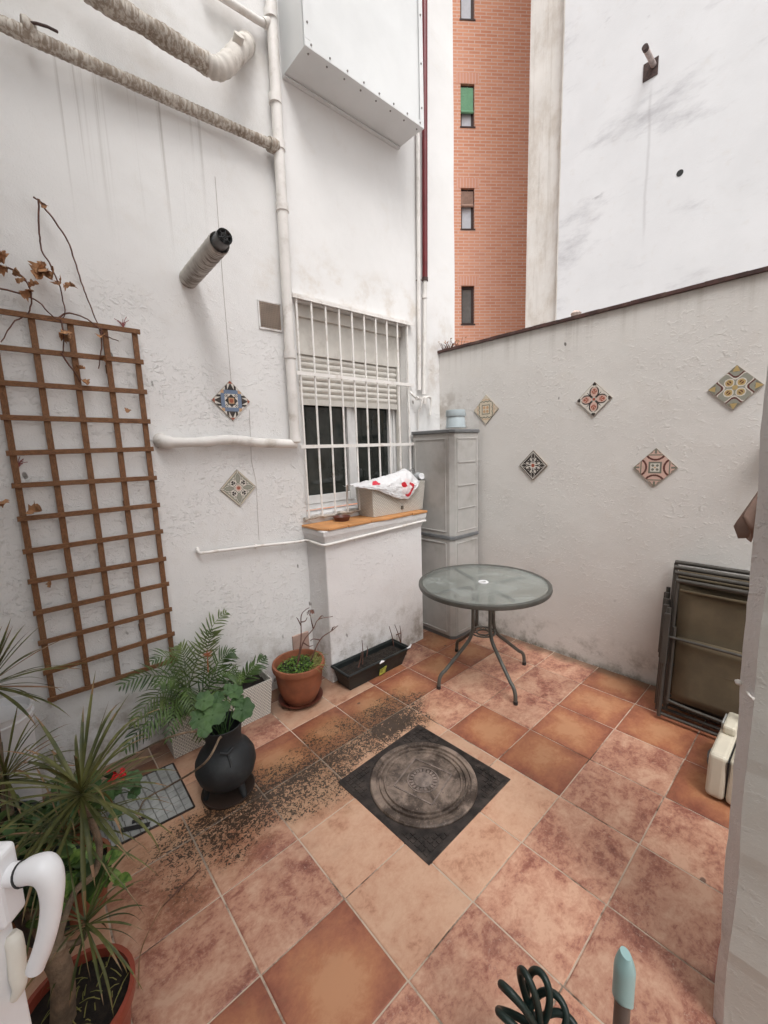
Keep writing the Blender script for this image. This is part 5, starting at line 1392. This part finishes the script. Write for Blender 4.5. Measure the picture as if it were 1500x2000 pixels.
# second little palm at the right end of the planter
sp_ = thing('palm_seedling', 'single young palm frond at the right end of the cream planter', 'palm', (.95, 2.44, pz))
b = MB(); a = onY(468, 1340, 2.45); frond(b, np.array([a[0], 2.45, pz - .005]), onY(478, 1312, 2.44), onY(517, 1283, 2.40), 16, .10, .012, rr, 0, (-.3, -.5, .8)); frond(b, np.array([a[0], 2.45, pz - .005]), onY(455, 1320, 2.44), onY(447, 1300, 2.38), 12, .08, .011, rr, 0, (-.3, -.5, .8)); b.build('frond', M['palm'], sp_, smooth=60)

# geranium in the cauldron
gz_ = bz + .257
ge = thing('geranium', 'broad leaved geranium growing out of the black cauldron', 'plant', (bp[0], bp[1], gz_))
st = MB(); lv = MB(); root = np.array([bp[0], bp[1], gz_ - .003])
for (x, y, r_, dy) in ((415, 1395, .052, -.05), (398, 1368, .042, .0), (425, 1362, .030, .04), (458, 1350, .040, .03), (474, 1385, .052, -.05), (462, 1366, .034, .0), (388, 1404, .044, -.03), (436, 1380, .03, .0), (398, 1424, .034, -.10), (445, 1345, .026, .06), (430, 1400, .024, -.06)):
    e = onY(x, y, bp[1] + dy); n_ = np.array([rr.uniform(-.4, .1), -.55 + rr.uniform(-.2, .2), .8]); gleaf(lv, e, n_, r_ * 1.05, rr)
    st.tube(bez(root + [rr.uniform(-.03, .03), rr.uniform(-.03, .03), 0], (root + e) / 2 + [0, 0, .05], e, 7), .0028, 5)
st.build('stem', M['geran'], ge, smooth=60); lv.build('foliage', M['geran'], ge, smooth=70)
b = MB(); P = cat([root + [-.02, -.02, .0], onY(430, 1440, bp[1] - .09), onY(400, 1490, bp[1] - .13), onF(330, 1535, .03), onF(285, 1560, .015), onF(270, 1588, .03)], 7); b.tube(P, [.0062 - .003 * k / len(P) for k in range(len(P))], 7)
P = cat([root + [-.03, 0, .0], onY(395, 1430, bp[1] - .05), onY(330, 1440, bp[1] - .05), onF(250, 1480, .12), onF(200, 1510, .10)], 7); b.tube(P, [.0058 - .003 * k / len(P) for k in range(len(P))], 7)
b.build('woody_stem', M['bark'], ge, smooth=60)

# ------------------------------------------------------------------ things on the ledge
sq_ = onZ(668, 1017, LT); b = MB(); b.lathe([(0, .001), (.050, .001), (.066, .034), (.061, .035), (.047, .010), (0, .010)], (sq_[0], sq_[1] - .0, LT), 36)
tag(b.build('saucer', M['terra_dark'], smooth=40), 'small empty brown saucer on the orange ledge tiles', 'saucer')
# plastic bag draped over the ledge planter
X0, X1 = onY(697, 945, yy)[0] - .02, onY(812, 930, yy)[0]
nu, nv_ = 70, 56; vs = []; uvd = []
def bagp(u, v):
    x = X0 + (X1 - X0) * u
    hang = np.interp(u, [0, .18, .30, .45, .62, .80, .92, 1], [.005, .03, .045, .085, .13, .145, .085, .02])
    bul = np.interp(u, [0, .2, .45, .75, .9, 1], [.012, .022, .045, .075, .105, .035])
    yf = yy - .020; ybk = yy + .15
    if v < .5:
        s_ = v / .5; y = ybk + (yf - ybk) * s_; z = t1z + .005 + bul * math.sin(math.pi * (s_ * .92 + .06)) ** .8
    else:
        s_ = (v - .5) / .5; y = yf - .010 * math.sin(math.pi * s_) - .012 * s_; z = t1z + .010 - hang * s_
    n_ = mnoise.noise(Vector((x * 22, v * 6, 1))) * .016 + mnoise.noise(Vector((x * 50, v * 15, 5))) * .008
    return np.array([x + n_ * .4, y - abs(n_) * .9, z + n_ * (.8 if v < .5 else .2)])
b = MB(); b.v = [tuple(bagp(i / nu, j / nv_)) for i in range(nu + 1) for j in range(nv_ + 1)]
for i in range(nu):
    for j in range(nv_):
        u, v = (i + .5) / nu, (j + .5) / nv_; c = (.80, .79, .80)
        X_ = (u - .80) / .105; Y_ = (v - .72) / .20; r_ = math.hypot(X_, Y_)
        a = math.atan2(-Y_, X_)
        if .42 + .30 * abs(a + .5) / 1.6 < r_ < 1.02 and -2.2 < a < 1.15: c = (.62, .02, .035)
        if math.hypot((u - .745) / .045, (v - .585) / .085) < 1: c = (.62, .02, .035)
        if math.hypot((u - .29) / .075, (v - .46) / .10) < 1 and (u - .29) * 1.2 + (v - .46) * .4 > -.05: c = (.66, .04, .07)
        if r_ < 1.25 and c[0] > .7 and c[1] > .5: c = (.80, .70, .70)
        b.f.append((i*(nv_+1)+j, (i+1)*(nv_+1)+j, (i+1)*(nv_+1)+j+1, i*(nv_+1)+j+1)); b.m.append(0); b.c.append(c)
bo = b.build('plastic_bag', M['bag'], colors=True, smooth=80); so_ = bo.modifiers.new('thick', 'SOLIDIFY'); so_.thickness = .001
tag(bo, 'crumpled white plastic bag with a red curl print lying in the ledge planter', 'bag')
jq = onY(822, 931, yy + .06)
jg = thing('plastic_jug', 'clear plastic jug with a white screw cap lying in the ledge planter', 'jug', jq)
ax = Vector((-.35, -.85, .15)).normalized(); rm = ax.to_track_quat('Z', 'Y').to_matrix(); c_ = Vector(jq)
b = MB(); b.lathe([(0, -.12), (.042, -.115), (.046, -.09), (.046, -.04), (.036, -.015), (.024, -.004), (.024, .004), (0, .004)], c_, 24, mat=rm); b.build('body', M['chrome'], jg, smooth=50)
b = MB(); b.lathe([(.026, .003), (.028, .006), (.028, .020), (.024, .024), (.016, .024), (.014, .022), (0, .022)], c_, 26, mat=rm); b.build('cap', M['white_plastic'], jg, smooth=40)
b = MB(); e = onY(806, 924, yy + .09); b.tube([e + np.array([math.cos(t_) * .040, .01 * math.cos(t_), math.sin(t_) * .046 - .004]) for t_ in np.linspace(-.2, math.pi + .2, 16)], .0035, 7); b.build('handle', simple('grey handle', (.25, .25, .25), .4), jg, smooth=60)

# ------------------------------------------------------------------ trellis and creeper
tr = thing('trellis', 'brown wooden trellis fixed to the house wall at the left', 'trellis', (.29, YL, .46))
TX = [.014, .154, .294, .434, .568]; TZ_ = [.462 + (2.302 - .462) * k / 12 for k in range(13)]
rr = random.Random(31)
def lath(p_, q_, w_, th, side):
    b = MB(); b.bar(p_, q_, w_, th, side); uv = []
    p_, q_ = np.array(p_), np.array(q_); L_ = np.linalg.norm(q_ - p_); o1 = rr.uniform(0, 9)
    for f in b.f:
        for vi in f: c = np.array(b.v[vi]); t_ = (c - p_) @ (q_ - p_) / L_; uv.append((o1 + (c[0] + c[1] + c[2] - t_) * 3, t_ * .9 + o1))
    return b, uv
for x in TX:
    b, uv = lath((x + rr.uniform(-.003, .003), YL - .029, .445), (x + rr.uniform(-.003, .003), YL - .029, 2.315), .026, .012, (1, 0, 0)); b.build('upright', M['wood'], tr, bevel=.0015, uvs=uv)
for z in TZ_:
    a = rr.uniform(-.004, .004); b, uv = lath((-.012, YL - .0415, z + a), (.592, YL - .0415, z - a), .024, .012, (0, 0, 1)); b.build('crossbar', M['wood'], tr, bevel=.0015, uvs=uv)
b = MB()
for x in (.154, .434):
    for z in (.7, 1.4, 2.1): b.box((x - .012, YL - .0228, z - .02), (x + .012, YL - .0005, z + .02))
b.build('spacer', M['wood'], tr)

cv = thing('dry_creeper', 'dead creeper stems with curled brown leaves hanging over the trellis top', 'vine', onL(120, 600, .05))
paths = [[(75, 390), (102, 425), (132, 470), (145, 507), (162, 560), (175, 595), (192, 637), (200, 665)], [(75, 390), (77, 455), (82, 490), (100, 520), (120, 570), (127, 612), (118, 625)], [(-20, 560), (35, 572), (75, 590), (105, 620), (118, 625)], [(-10, 515), (30, 530), (52, 550), (62, 580), (55, 612), (25, 632), (2, 668)], [(115, 620), (135, 611), (165, 620), (192, 640), (205, 655), (232, 666)], [(66, 385), (75, 392), (90, 400)], [(120, 625), (125, 660), (122, 690)], [(198, 640), (198, 680), (193, 720)], [(120, 690), (140, 720), (158, 745)]]
b = MB()
for i, p_ in enumerate(paths):
    q = cat([onL(x, y, .052 + .014 * math.sin(k * 1.7 + i)) for k, (x, y) in enumerate(p_)], 5); q = [c + np.array([mnoise.noise(Vector(c) * 40), 0, mnoise.noise(Vector(c) * 40 + Vector((5, 5, 5)))]) * .004 for c in q]
    b.tube(q, [.0042 - .0018 * k / len(q) for k in range(len(q))], 6)
b.build('stem', M['twig'], cv, smooth=60)
def dryleaf(b, c, r_, rr):
    n_ = 9; c = np.array(c); ax_ = np.array([rr.uniform(-1, 1), rr.uniform(-1, -.2), rr.uniform(-1, .4)]); ax_ /= np.linalg.norm(ax_); s_ = np.cross(ax_, [rr.uniform(-1, 1), .4, rr.uniform(-1, 1)]); s_ /= np.linalg.norm(s_); nn_ = np.cross(ax_, s_); vs = []
    for i in range(n_):
        for j in range(n_):
            u, v = i / (n_ - 1), j / (n_ - 1) * 2 - 1; w_ = r_ * .75 * math.sin(math.pi * (.08 + .86 * u)) * (1 + .3 * math.sin(u * 17)); q = c + ax_ * r_ * 1.6 * u + s_ * v * w_ + nn_ * (abs(v) ** 1.5 * w_ * .8 + r_ * .35 * mnoise.noise(Vector((u * 4, v * 3, r_ * 99 + c[0] * 31)))); vs.append(q)
    b.add(vs, [(i*n_+j, (i+1)*n_+j, (i+1)*n_+j+1, i*n_+j+1) for i in range(n_ - 1) for j in range(n_ - 1)])
rr = random.Random(8)
for (x, y, r_) in ((88, 515, .030), (92, 525, .034), (100, 530, .028), (84, 525, .026), (118, 550, .024), (126, 555, .026), (6, 515, .028), (14, 522, .022), (24, 536, .018), (30, 545, .020), (56, 560, .020), (60, 570, .026), (80, 395, .016), (122, 645, .026), (118, 655, .022), (148, 722, .020), (160, 742, .018), (198, 655, .018), (252, 800, .014), (55, 998, .030), (13, 975, .022), (100, 1135, .014), (196, 700, .016)):
    b = MB(); dryleaf(b, onL(x, y, .055), r_ * 1.4, rr); b.build('leaf', M['dry_leaf'], cv, smooth=60)
for (x, y) in ((240, 632), (34, 905)):
    b = MB(); q = onL(x, y, .012)
    for k in range(16): d = np.array([rr.uniform(-1, 1), -.1, rr.uniform(-.4, 1)]) * rr.uniform(.02, .04); b.tube([q - [0, 0, .02], q + d * .5, q + d], .0014, 4)
    b.build('root_tuft', simple('red rootlets', (.30, .10, .10), .8), cv)

# ------------------------------------------------------------------ plants crowding the left foreground
def pot(name, label, c, r_, h, mat, soil=True, rim=.012, n=36):
    t = thing(name, label, 'pot', c); b = MB()
    b.lathe([(0, .0), (r_ * .72, .0), (r_ * .95, h - .04), (r_ * .96, h - .035), (r_ + rim * .3, h - .034), (r_ + rim * .5, h), (r_ - .006, h), (r_ - .008, h - .03), (0, h - .03)], c, n); b.build('body', mat, t, smooth=35)
    b = MB(); rr = random.Random(h); vs = []
    b.lathe([(r_ - .0085, h - .027), (r_ * .6, h - .022), (r_ * .3, h - .02), (0, h - .021)], c, n); b.build('soil', M['soil'], t, smooth=80)
    return t
rc = onZ(146, 1952, .27); rpz = zf(rc[0], rc[1])
red = pot('red_pot', 'broken rimmed red brown plastic pot at the bottom left with a woody trunk', (rc[0], rc[1], rpz), .128, .275, M['red_plastic'])
lit = MB(); rr = random.Random(3)
for k in range(60): a = rr.uniform(0, 6.28); q = rc * 1.0 + [math.cos(a) * rr.uniform(0, .12), math.sin(a) * rr.uniform(0, .12), 0]; q[2] = rpz + .255; d = np.array([rr.uniform(-1, 1), rr.uniform(-1, 1), rr.uniform(0, .5)]) * .035; lit.tube([q, q + d * .5 + [0, 0, .004], q + d], [.0014, .0012, .0008], 4)
lit.build('litter', M['straw'], red)
def px3(x, y, zc): return dep(x, y, zc)
def zc_of(p_): return float((MC.T @ (np.array(p_) - CAM))[2])
zr_ = zc_of(rc)
dr1 = thing('dracaena', 'old dracaena with a sawn trunk and long strappy leaves in the red pot', 'plant', (rc[0], rc[1], rpz + .255))
b = MB(); base = np.array([rc[0] - .03, rc[1] - .0, rpz + .24]); zb_ = zc_of(base)
b.tube(cat([base, px3(122, 1910, zb_ - .02), px3(106, 1862, zb_ - .03), px3(112, 1843, zb_ - .03)], 5), [.030, .028, .027, .027, .026, .026, .025, .025, .025, .026, .026, .027, .027, .026, .024, .022], 10)
b.build('trunk', M['bark'], dr1, smooth=60)
b = MB(); b.tube(cat([px3(112, 1850, zb_ - .03), px3(124, 1800, zb_), px3(148, 1740, zb_ + .05), px3(185, 1705, zb_ + .08), px3(194, 1650, zb_ + .1), px3(176, 1600, zb_ + .1), px3(160, 1568, zb_ + .1)], 5), .0085, 8)
b.tube(cat([px3(112, 1850, zb_ - .03), px3(135, 1845, zb_), px3(160, 1835, zb_ + .03), px3(170, 1815, zb_ + .04)], 5), .008, 8); b.build('branch', M['bark'], dr1, smooth=60)
b = MB(); rosette(b, px3(160, 1562, zb_ + .10), 60, .28, .0105, 4, droop=2.2, lo=-.6); b.build('leaf_tuft', [M['drac'], M['drac_tip']], dr1, smooth=70)
b = MB(); rosette(b, px3(170, 1815, zb_ + .04), 34, .20, .007, 6, droop=2.2, lo=-.8, hi=1.0); b.build('leaf_tuft', [M['drac'], M['drac_tip']], dr1, smooth=70)

b = MB(); rosette(b, px3(128, 1640, zb_ + .12), 44, .34, .0055, 23, droop=3.0, lo=-.2, hi=1.1); b.build('leaf_tuft', [M['drac'], M['drac_tip']], dr1, smooth=70)
q0 = onF(18, 1720); c0_ = (q0[0], q0[1], zf(q0[0], q0[1]))
pot('black_pot', 'black nursery pot hidden under leaves at the left edge', c0_, .13, .24, M['black_iron'])
dr2 = thing('dracaena', 'tall thin dracaena leaning in from the left edge above the handle', 'plant', (c0_[0], c0_[1], c0_[2] + .22))
zq = zc_of(q0) - .05
b = MB(); b.tube(cat([np.array(c0_) + [0, 0, .21], px3(38, 1660, zq), px3(22, 1590, zq), px3(12, 1530, zq)], 5), .011, 8); b.tube(cat([np.array(c0_) + [-.03, .02, .21], px3(10, 1600, zq), px3(-5, 1450, zq), px3(-18, 1360, zq)], 5), .012, 8); b.build('trunk', M['bark'], dr2, smooth=60)
b = MB(); rosette(b, px3(12, 1525, zq), 50, .27, .010, 14, droop=2.0); b.build('leaf_tuft', [M['drac'], M['drac_tip']], dr2, smooth=70)
b = MB(); rosette(b, px3(-20, 1345, zq), 56, .31, .0115, 15, droop=1.0, lo=-.6); b.build('leaf_tuft', [M['drac'], M['drac_tip']], dr2, smooth=70)

def bush(name, label, c, r_, n, L, wd, mats, seed, stems=7, z0=None):
    rr = random.Random(seed); t = thing(name, label, 'plant', (c[0], c[1], z0)); b = MB(); s = MB(); c = np.array(c)
    for k in range(stems):
        a = rr.uniform(0, 6.28); e = c + np.array([math.cos(a), math.sin(a), rr.uniform(-.3, .9)]) * np.array(r_) * .85; P = bez((c[0] + rr.uniform(-.03, .03), c[1] + rr.uniform(-.03, .03), z0), (c[0], c[1], c[2]), e, 10); s.tube(P, .003, 5)
        for j in range(n // stems):
            q = P[rr.randrange(3, 10)] + np.array([rr.gauss(0, 1), rr.gauss(0, 1), rr.gauss(0, 1)]) * np.array(r_) * .25; d = np.array([rr.uniform(-1, 1), rr.uniform(-1, 1), rr.uniform(-.5, .6)]); oleaf(b, q, d, L * rr.uniform(.6, 1.2), wd * rr.uniform(.7, 1.2), rr, rr.randrange(len(mats)))
    s.build('stem', M['bush'], t, smooth=60); b.build('foliage', mats, t, smooth=70); return t
q1 = onF(75, 1690); c1_ = (q1[0], q1[1], zf(q1[0], q1[1]))
pot('clay_pot', 'clay coloured pot under the bushy green plant at the left', (c1_[0], c1_[1] - .0, c1_[2]), .11, .2, M['terracotta'])
bc = px3(62, 1610, zc_of(q1) - .12); bush('bushy_plant', 'dense small leaved dark green plant between the two strappy dracaenas', bc, (.20, .17, .15), 330, .055, .030, [M['bush'], M['bush'], M['geran']], 5, 9, c1_[2] + .17)
q2 = onF(165, 1770); c2_ = (q2[0], q2[1], zf(q2[0], q2[1]))
pot('clay_pot', 'clay coloured pot behind the red pot with light green leaves above', c2_, .10, .19, M['terracotta'])
bc = px3(175, 1695, zc_of(q2) - .10); bush('light_leaved_plant', 'light green broad leaved plant behind the red pot', bc, (.085, .085, .085), 46, .085, .055, [M['lime'], M['bush'], M['lime']], 9, 5, c2_[2] + .16)
q3 = onF(105, 1800); c3_ = (q3[0], q3[1], zf(q3[0], q3[1]))
pot('black_pot', 'black nursery pot behind the white handle with a stumpy trunk', c3_, .115, .2, M['black_iron'])
bc = px3(60, 1720, zc_of(q3) - .14); bp_ = bush('stumpy_plant', 'brown stumpy trunk with a few dark leaves behind the white handle', bc, (.12, .11, .10), 60, .065, .04, [M['bush']], 19, 5, c3_[2] + .17)
b = MB(); b.tube(cat([np.array(c3_) + [0, 0, .16], px3(95, 1830, zc_of(q3) - .1), px3(62, 1775, zc_of(q3) - .13), px3(55, 1750, zc_of(q3) - .13)], 5), [.024] * 8 + [.022] * 4 + [.018] * 4, 9); b.tube(cat([px3(68, 1790, zc_of(q3) - .12), px3(78, 1770, zc_of(q3) - .12), px3(80, 1748, zc_of(q3) - .12)], 4), .014, 8); b.build('trunk', M['bark'], bp_, smooth=60)

# red flowering geranium beside the drain cover
q4 = onF(195, 1620); g2 = thing('red_geranium', 'geranium with one small red flower beside the drain cover', 'plant', (q4[0], q4[1], zf(q4[0], q4[1])))
gp_ = onF(150, 1640); pot('clay_pot', 'small clay pot of the red flowering geranium beside the drain cover', (gp_[0], gp_[1], zf(gp_[0], gp_[1])), .075, .14, M['terracotta'])
zz = zc_of(q4) - .18; lv = MB(); st = MB(); rr = random.Random(77); rt = np.array([gp_[0], gp_[1], zf(gp_[0], gp_[1]) + .115])
g2.location = rt; ORG[g2.name] = g2.location.copy()
for (x, y, r_) in ((258, 1522, .036), (262, 1545, .028), (185, 1528, .026), (140, 1535, .04), (115, 1530, .032), (180, 1600, .030), (100, 1600, .03), (135, 1575, .03), (225, 1588, .028), (210, 1560, .026)):
    e = px3(x, y, zz); gleaf(lv, e, (rr.uniform(-.5, .2), -.5, .8), r_, rr); st.tube(bez(rt, (rt + e) / 2 + [0, 0, .05], e, 7), .0022, 5)
e = px3(228, 1516, zz - .16); st.tube(bez(rt, (rt + e) / 2 + [0, 0, .06], e, 7), .002, 5)
lv.build('foliage', M['geran'], g2, smooth=70); st.build('stem', M['geran'], g2, smooth=60)
b = MB()
for k in range(16):
    c = e + np.array([rr.gauss(0, .011), rr.gauss(0, .010), rr.gauss(0, .010)]); gleaf(b, c, (rr.uniform(-.8, .4), -.7, rr.uniform(-.2, 1)), rr.uniform(.007, .011), rr)
b.build('flower', M['red_petal'], g2, smooth=60)

q5 = onF(170, 1625); ov = bush('spreading_plant', 'yellowish broad leaves spreading over the near corner of the drain plate', q5 + np.array([0, 0, .15]), (.13, .11, .07), 70, .075, .05, [M['lime'], M['bush'], M['geran']], 41, 7, zf(q5[0], q5[1]) + .13)
pot('black_pot', 'black nursery pot of the spreading plant beside the drain plate', (q5[0], q5[1], zf(q5[0], q5[1])), .07, .15, M['black_iron'])

# white plastic pot at the far left
wq = onY(2, 1440, 2.35); wz = zf(wq[0], wq[1]); top = wq[2] + .12
wpot = thing('white_pot', 'tall white plastic pot against the wall under the trellis corner', 'pot', (wq[0], 2.35, wz))
b = MB(); b.lathe([(0, 0), (.09, 0), (.115, top - wz - .03), (.122, top - wz), (.114, top - wz), (.106, top - wz - .03), (0, top - wz - .03)], (wq[0], 2.35, wz), 32); b.build('body', M['white_plastic'], wpot, smooth=40)
b = MB(); b.tube([(wq[0] + .117 * math.cos(t_), 2.35 + .117 * math.sin(t_), top - .035) for t_ in np.linspace(0, 2 * math.pi, 32, endpoint=False)], .006, 6, closed=True); b.build('rim', M['white_plastic'], wpot, smooth=60)

# dry blade and crumbs on the tiles
b = MB(); b.tube(cat([onF(270, 1930, .004), onF(275, 1860, .006), onF(300, 1800, .012), onF(328, 1752, .004)], 6), [.0018] * 10 + [.0014] * 9, 5)
tag(b.build('dry_straw', M['drac_tip']), 'thin dry straw lying curved on the floor near the red pot', 'leaf')
b = MB(); P = [onF(318, 1770, .003), onF(352, 1735, .004), onF(392, 1696, .003)]; b.tube(P, [.002, .004, .0015], 6, flat=.5)
tag(b.build('dry_twig', M['twig']), 'short brown twig lying on the tile left of the mouldy strip', 'twig')

# ------------------------------------------------------------------ open door leaf with its handle
FH = np.array([FW[0], FW[1], 0]); RH = np.array([RT[0], RT[1], 0])
ed = dep(28, 1800, .45)
dl = thing('glazed_door', 'white open door leaf with a curved lever handle at the lower left edge', 'door', (ed[0], ed[1], 0))
b = MB(); E = np.array([ed[0], ed[1], 0])
def leafbox(f0, f1, r0, r1, z0, z1): b.hexa([E + FH * f + RH * r_ + [0, 0, z0] for f, r_ in ((f0, r0), (f0, r1), (f1, r1), (f1, r0))], [E + FH * f + RH * r_ + [0, 0, z1] for f, r_ in ((f0, r0), (f0, r1), (f1, r1), (f1, r0))])
leafbox(-.09, 0, -.06, 0, .02, 2.12); leafbox(-.80, -.71, -.06, 0, .02, 2.12); leafbox(-.709, -.091, -.059, -.001, .02, .13); leafbox(-.709, -.091, -.059, -.001, 2.03, 2.12)
b.build('leaf_frame', M['white_plastic'], dl, bevel=.005, seg=3)
b = MB(); leafbox(-.705, -.095, -.034, -.026, .131, 2.029); b.build('pane', M['glass_grey'], dl)
b = MB(); leafbox(.0005, .006, -.045, -.020, .05, 2.10); b.build('seal', M['seal'], dl)
zh = .435
b = MB(); q = dep(16, 1722, zh); 
rw = dep(36, 1722, zh) - dep(0, 1722, zh)
b.box(np.array([0, 0, 0]), np.array([.0, .0, .0]))
b = MB(); A1 = dep(-12, 1640, zh); upv = np.array([0, 0, 1.0])
rc_ = dep(14, 1722, zh)
b.hexa([rc_ + RH * r_ + FH * f - upv * .045 for r_, f in ((-.024, -.014), (.004, -.014), (.004, .014), (-.024, .014))], [rc_ + RH * r_ + FH * f + upv * .038 for r_, f in ((-.024, -.014), (.004, -.014), (.004, .014), (-.024, .014))])
hd = b.build('handle', M['white_plastic'], dl, bevel=.006, seg=3)
b = MB(); P = cat([dep(20, 1708, zh), dep(44, 1706, zh), dep(66, 1698, zh), dep(86, 1698, zh), dep(98, 1716, zh), dep(102, 1750, zh), dep(97, 1800, zh), dep(84, 1850, zh), dep(72, 1882, zh), dep(69, 1892, zh)], 5)
rs = np.interp(np.linspace(0, 1, len(P)), [0, .12, .22, .32, .42, .6, .85, 1], [.0110, .0110, .0130, .0145, .0130, .0098, .0088, .0084])
b.tube(P, rs, 18); b.build('lever', M['white_plastic'], hd, smooth=60)
b = MB(); P = [dep(42, 1707, zh), dep(45, 1706, zh)]; b.tube(P, .0124, 18); b.build('collar', M['seal'], hd, smooth=40)
b = MB(); zl = .445; P = cat([dep(22, 1822, zl), dep(30, 1850, zl), dep(34, 1890, zl), dep(38, 1925, zl), dep(28, 1950, zl)], 5); b.tube(P, np.interp(np.linspace(0, 1, len(P)), [0, .1, .6, 1], [.005, .008, .008, .004]), 12); b.build('catch', simple('ivory plastic', (.70, .67, .60), .4, var=.05), dl, smooth=60)

# ------------------------------------------------------------------ coiled hose and mop at the bottom right
hc = dep(1046, 2004, .98); hzf = zf(hc[0], hc[1])
hs_ = thing('coiled_hose', 'bundle of dark green rubber hose loops standing at the bottom edge', 'hose', (hc[0], hc[1], hzf))
UPc = np.array([0, 0, 1.0])
def screen(dx, dy): return hc + RH * dx + UPc * dy
mm = .98 / FPX
loops = [((-58, 92), 20, .0), ((-18, 108), 11, .01), ((18, 90), 13, .02), ((-70, 57), 19, -.02), ((48, 52), 18, .0), ((64, 32), 19, -.03), ((-58, 17), 18, -.04)]
b = MB()
for (tx_, ty_), w_, fo in loops:
    tip_ = np.array([tx_, ty_], float) * mm * 1.05; L_ = np.linalg.norm(tip_) + .02; d = tip_ / np.linalg.norm(tip_); n_ = np.array([-d[1], d[0]]); P = []
    for t_ in np.linspace(0, 2 * math.pi, 40, endpoint=False):
        a = (1 - math.cos(t_)) / 2; s_ = math.sin(t_) * w_ * mm * (.35 + .75 * a); q = d * L_ * a + n_ * s_ - d * .02; P.append(screen(q[0], q[1]) + FH * (fo + .03 * math.sin(t_)))
    b.tube(P, .0082, 10, closed=True)
b.build('upper_loops', M['hose'], hs_, smooth=60)
b = MB()
for k in range(7):
    a = -1.2 + k * .4; d = RH * math.sin(a) + FH * math.cos(a) * .4; H_ = hc[2] - hzf - .008; P = []
    for t_ in np.linspace(0, 2 * math.pi, 30, endpoint=False): q = (1 - math.cos(t_)) / 2; P.append(hc - UPc * H_ * q + d * .09 * q + np.cross(UPc, d) * math.sin(t_) * .035)
    b.tube(P, .0080, 8, closed=True)
b.tube([hc + np.array([math.cos(t_) * .026, math.sin(t_) * .026, -.012]) for t_ in np.linspace(0, 6.283, 16, endpoint=False)], .008, 8, closed=True)
b.build('lower_loops', M['hose'], hs_, smooth=60)

mp = dep(1221, 1880, .66); mzf = zf(mp[0], mp[1])
mo = thing('mop', 'grey mop pole with a pale mint plastic end cap standing at the bottom right', 'mop', (mp[0], mp[1], mzf))
zt_ = dep(1221, 1858, .66)[2]; zb2 = dep(1221, 1968, .66)[2]
b = MB(); b.tube([(mp[0], mp[1], mzf + .06), (mp[0], mp[1], zb2 + .02)], .0118, 18); b.build('pole', M['pole'], mo, smooth=60)
b = MB(); n_ = 24; vs = []; hts = np.linspace(zb2, zt_, 16)
for i, z in enumerate(hts):
    q = i / 15
    for k in range(n_):
        t_ = 2 * math.pi * k / n_; r_ = .0155
        d_ = RH * math.cos(t_) + FH * math.sin(t_)
        sx = 1.0 if q < .66 else 1 - .55 * ((q - .66) / .34) ** 1.5
        sy = 1.0 if q < .66 else 1 - .35 * ((q - .66) / .34) ** 2
        z2 = z + (.010 * math.cos(t_ + 2.6) if i == 0 else 0)
        vs.append((mp[0] + RH[0] * math.cos(t_) * r_ * sx + FH[0] * math.sin(t_) * r_ * sy, mp[1] + RH[1] * math.cos(t_) * r_ * sx + FH[1] * math.sin(t_) * r_ * sy, z2))
b.add(vs, [(i*n_+k, i*n_+(k+1) % n_, (i+1)*n_+(k+1) % n_, (i+1)*n_+k) for i in range(15) for k in range(n_)] + [tuple(range(15*n_, 16*n_))]); b.build('end_cap', M['mint'], mo, smooth=60)
b = MB(); rr = random.Random(6)
for k in range(60): a = rr.uniform(0, 6.28); d = np.array([math.cos(a), math.sin(a), 0]) * rr.uniform(.05, .12); b.tube(bez((mp[0], mp[1], mzf + .08), np.array([mp[0], mp[1], mzf + .07]) + d * .8, np.array([mp[0], mp[1], mzf + .004]) + d, 6), .004, 5)
b.build('strands', simple('grey cotton', (.45, .44, .42), .9), mo)
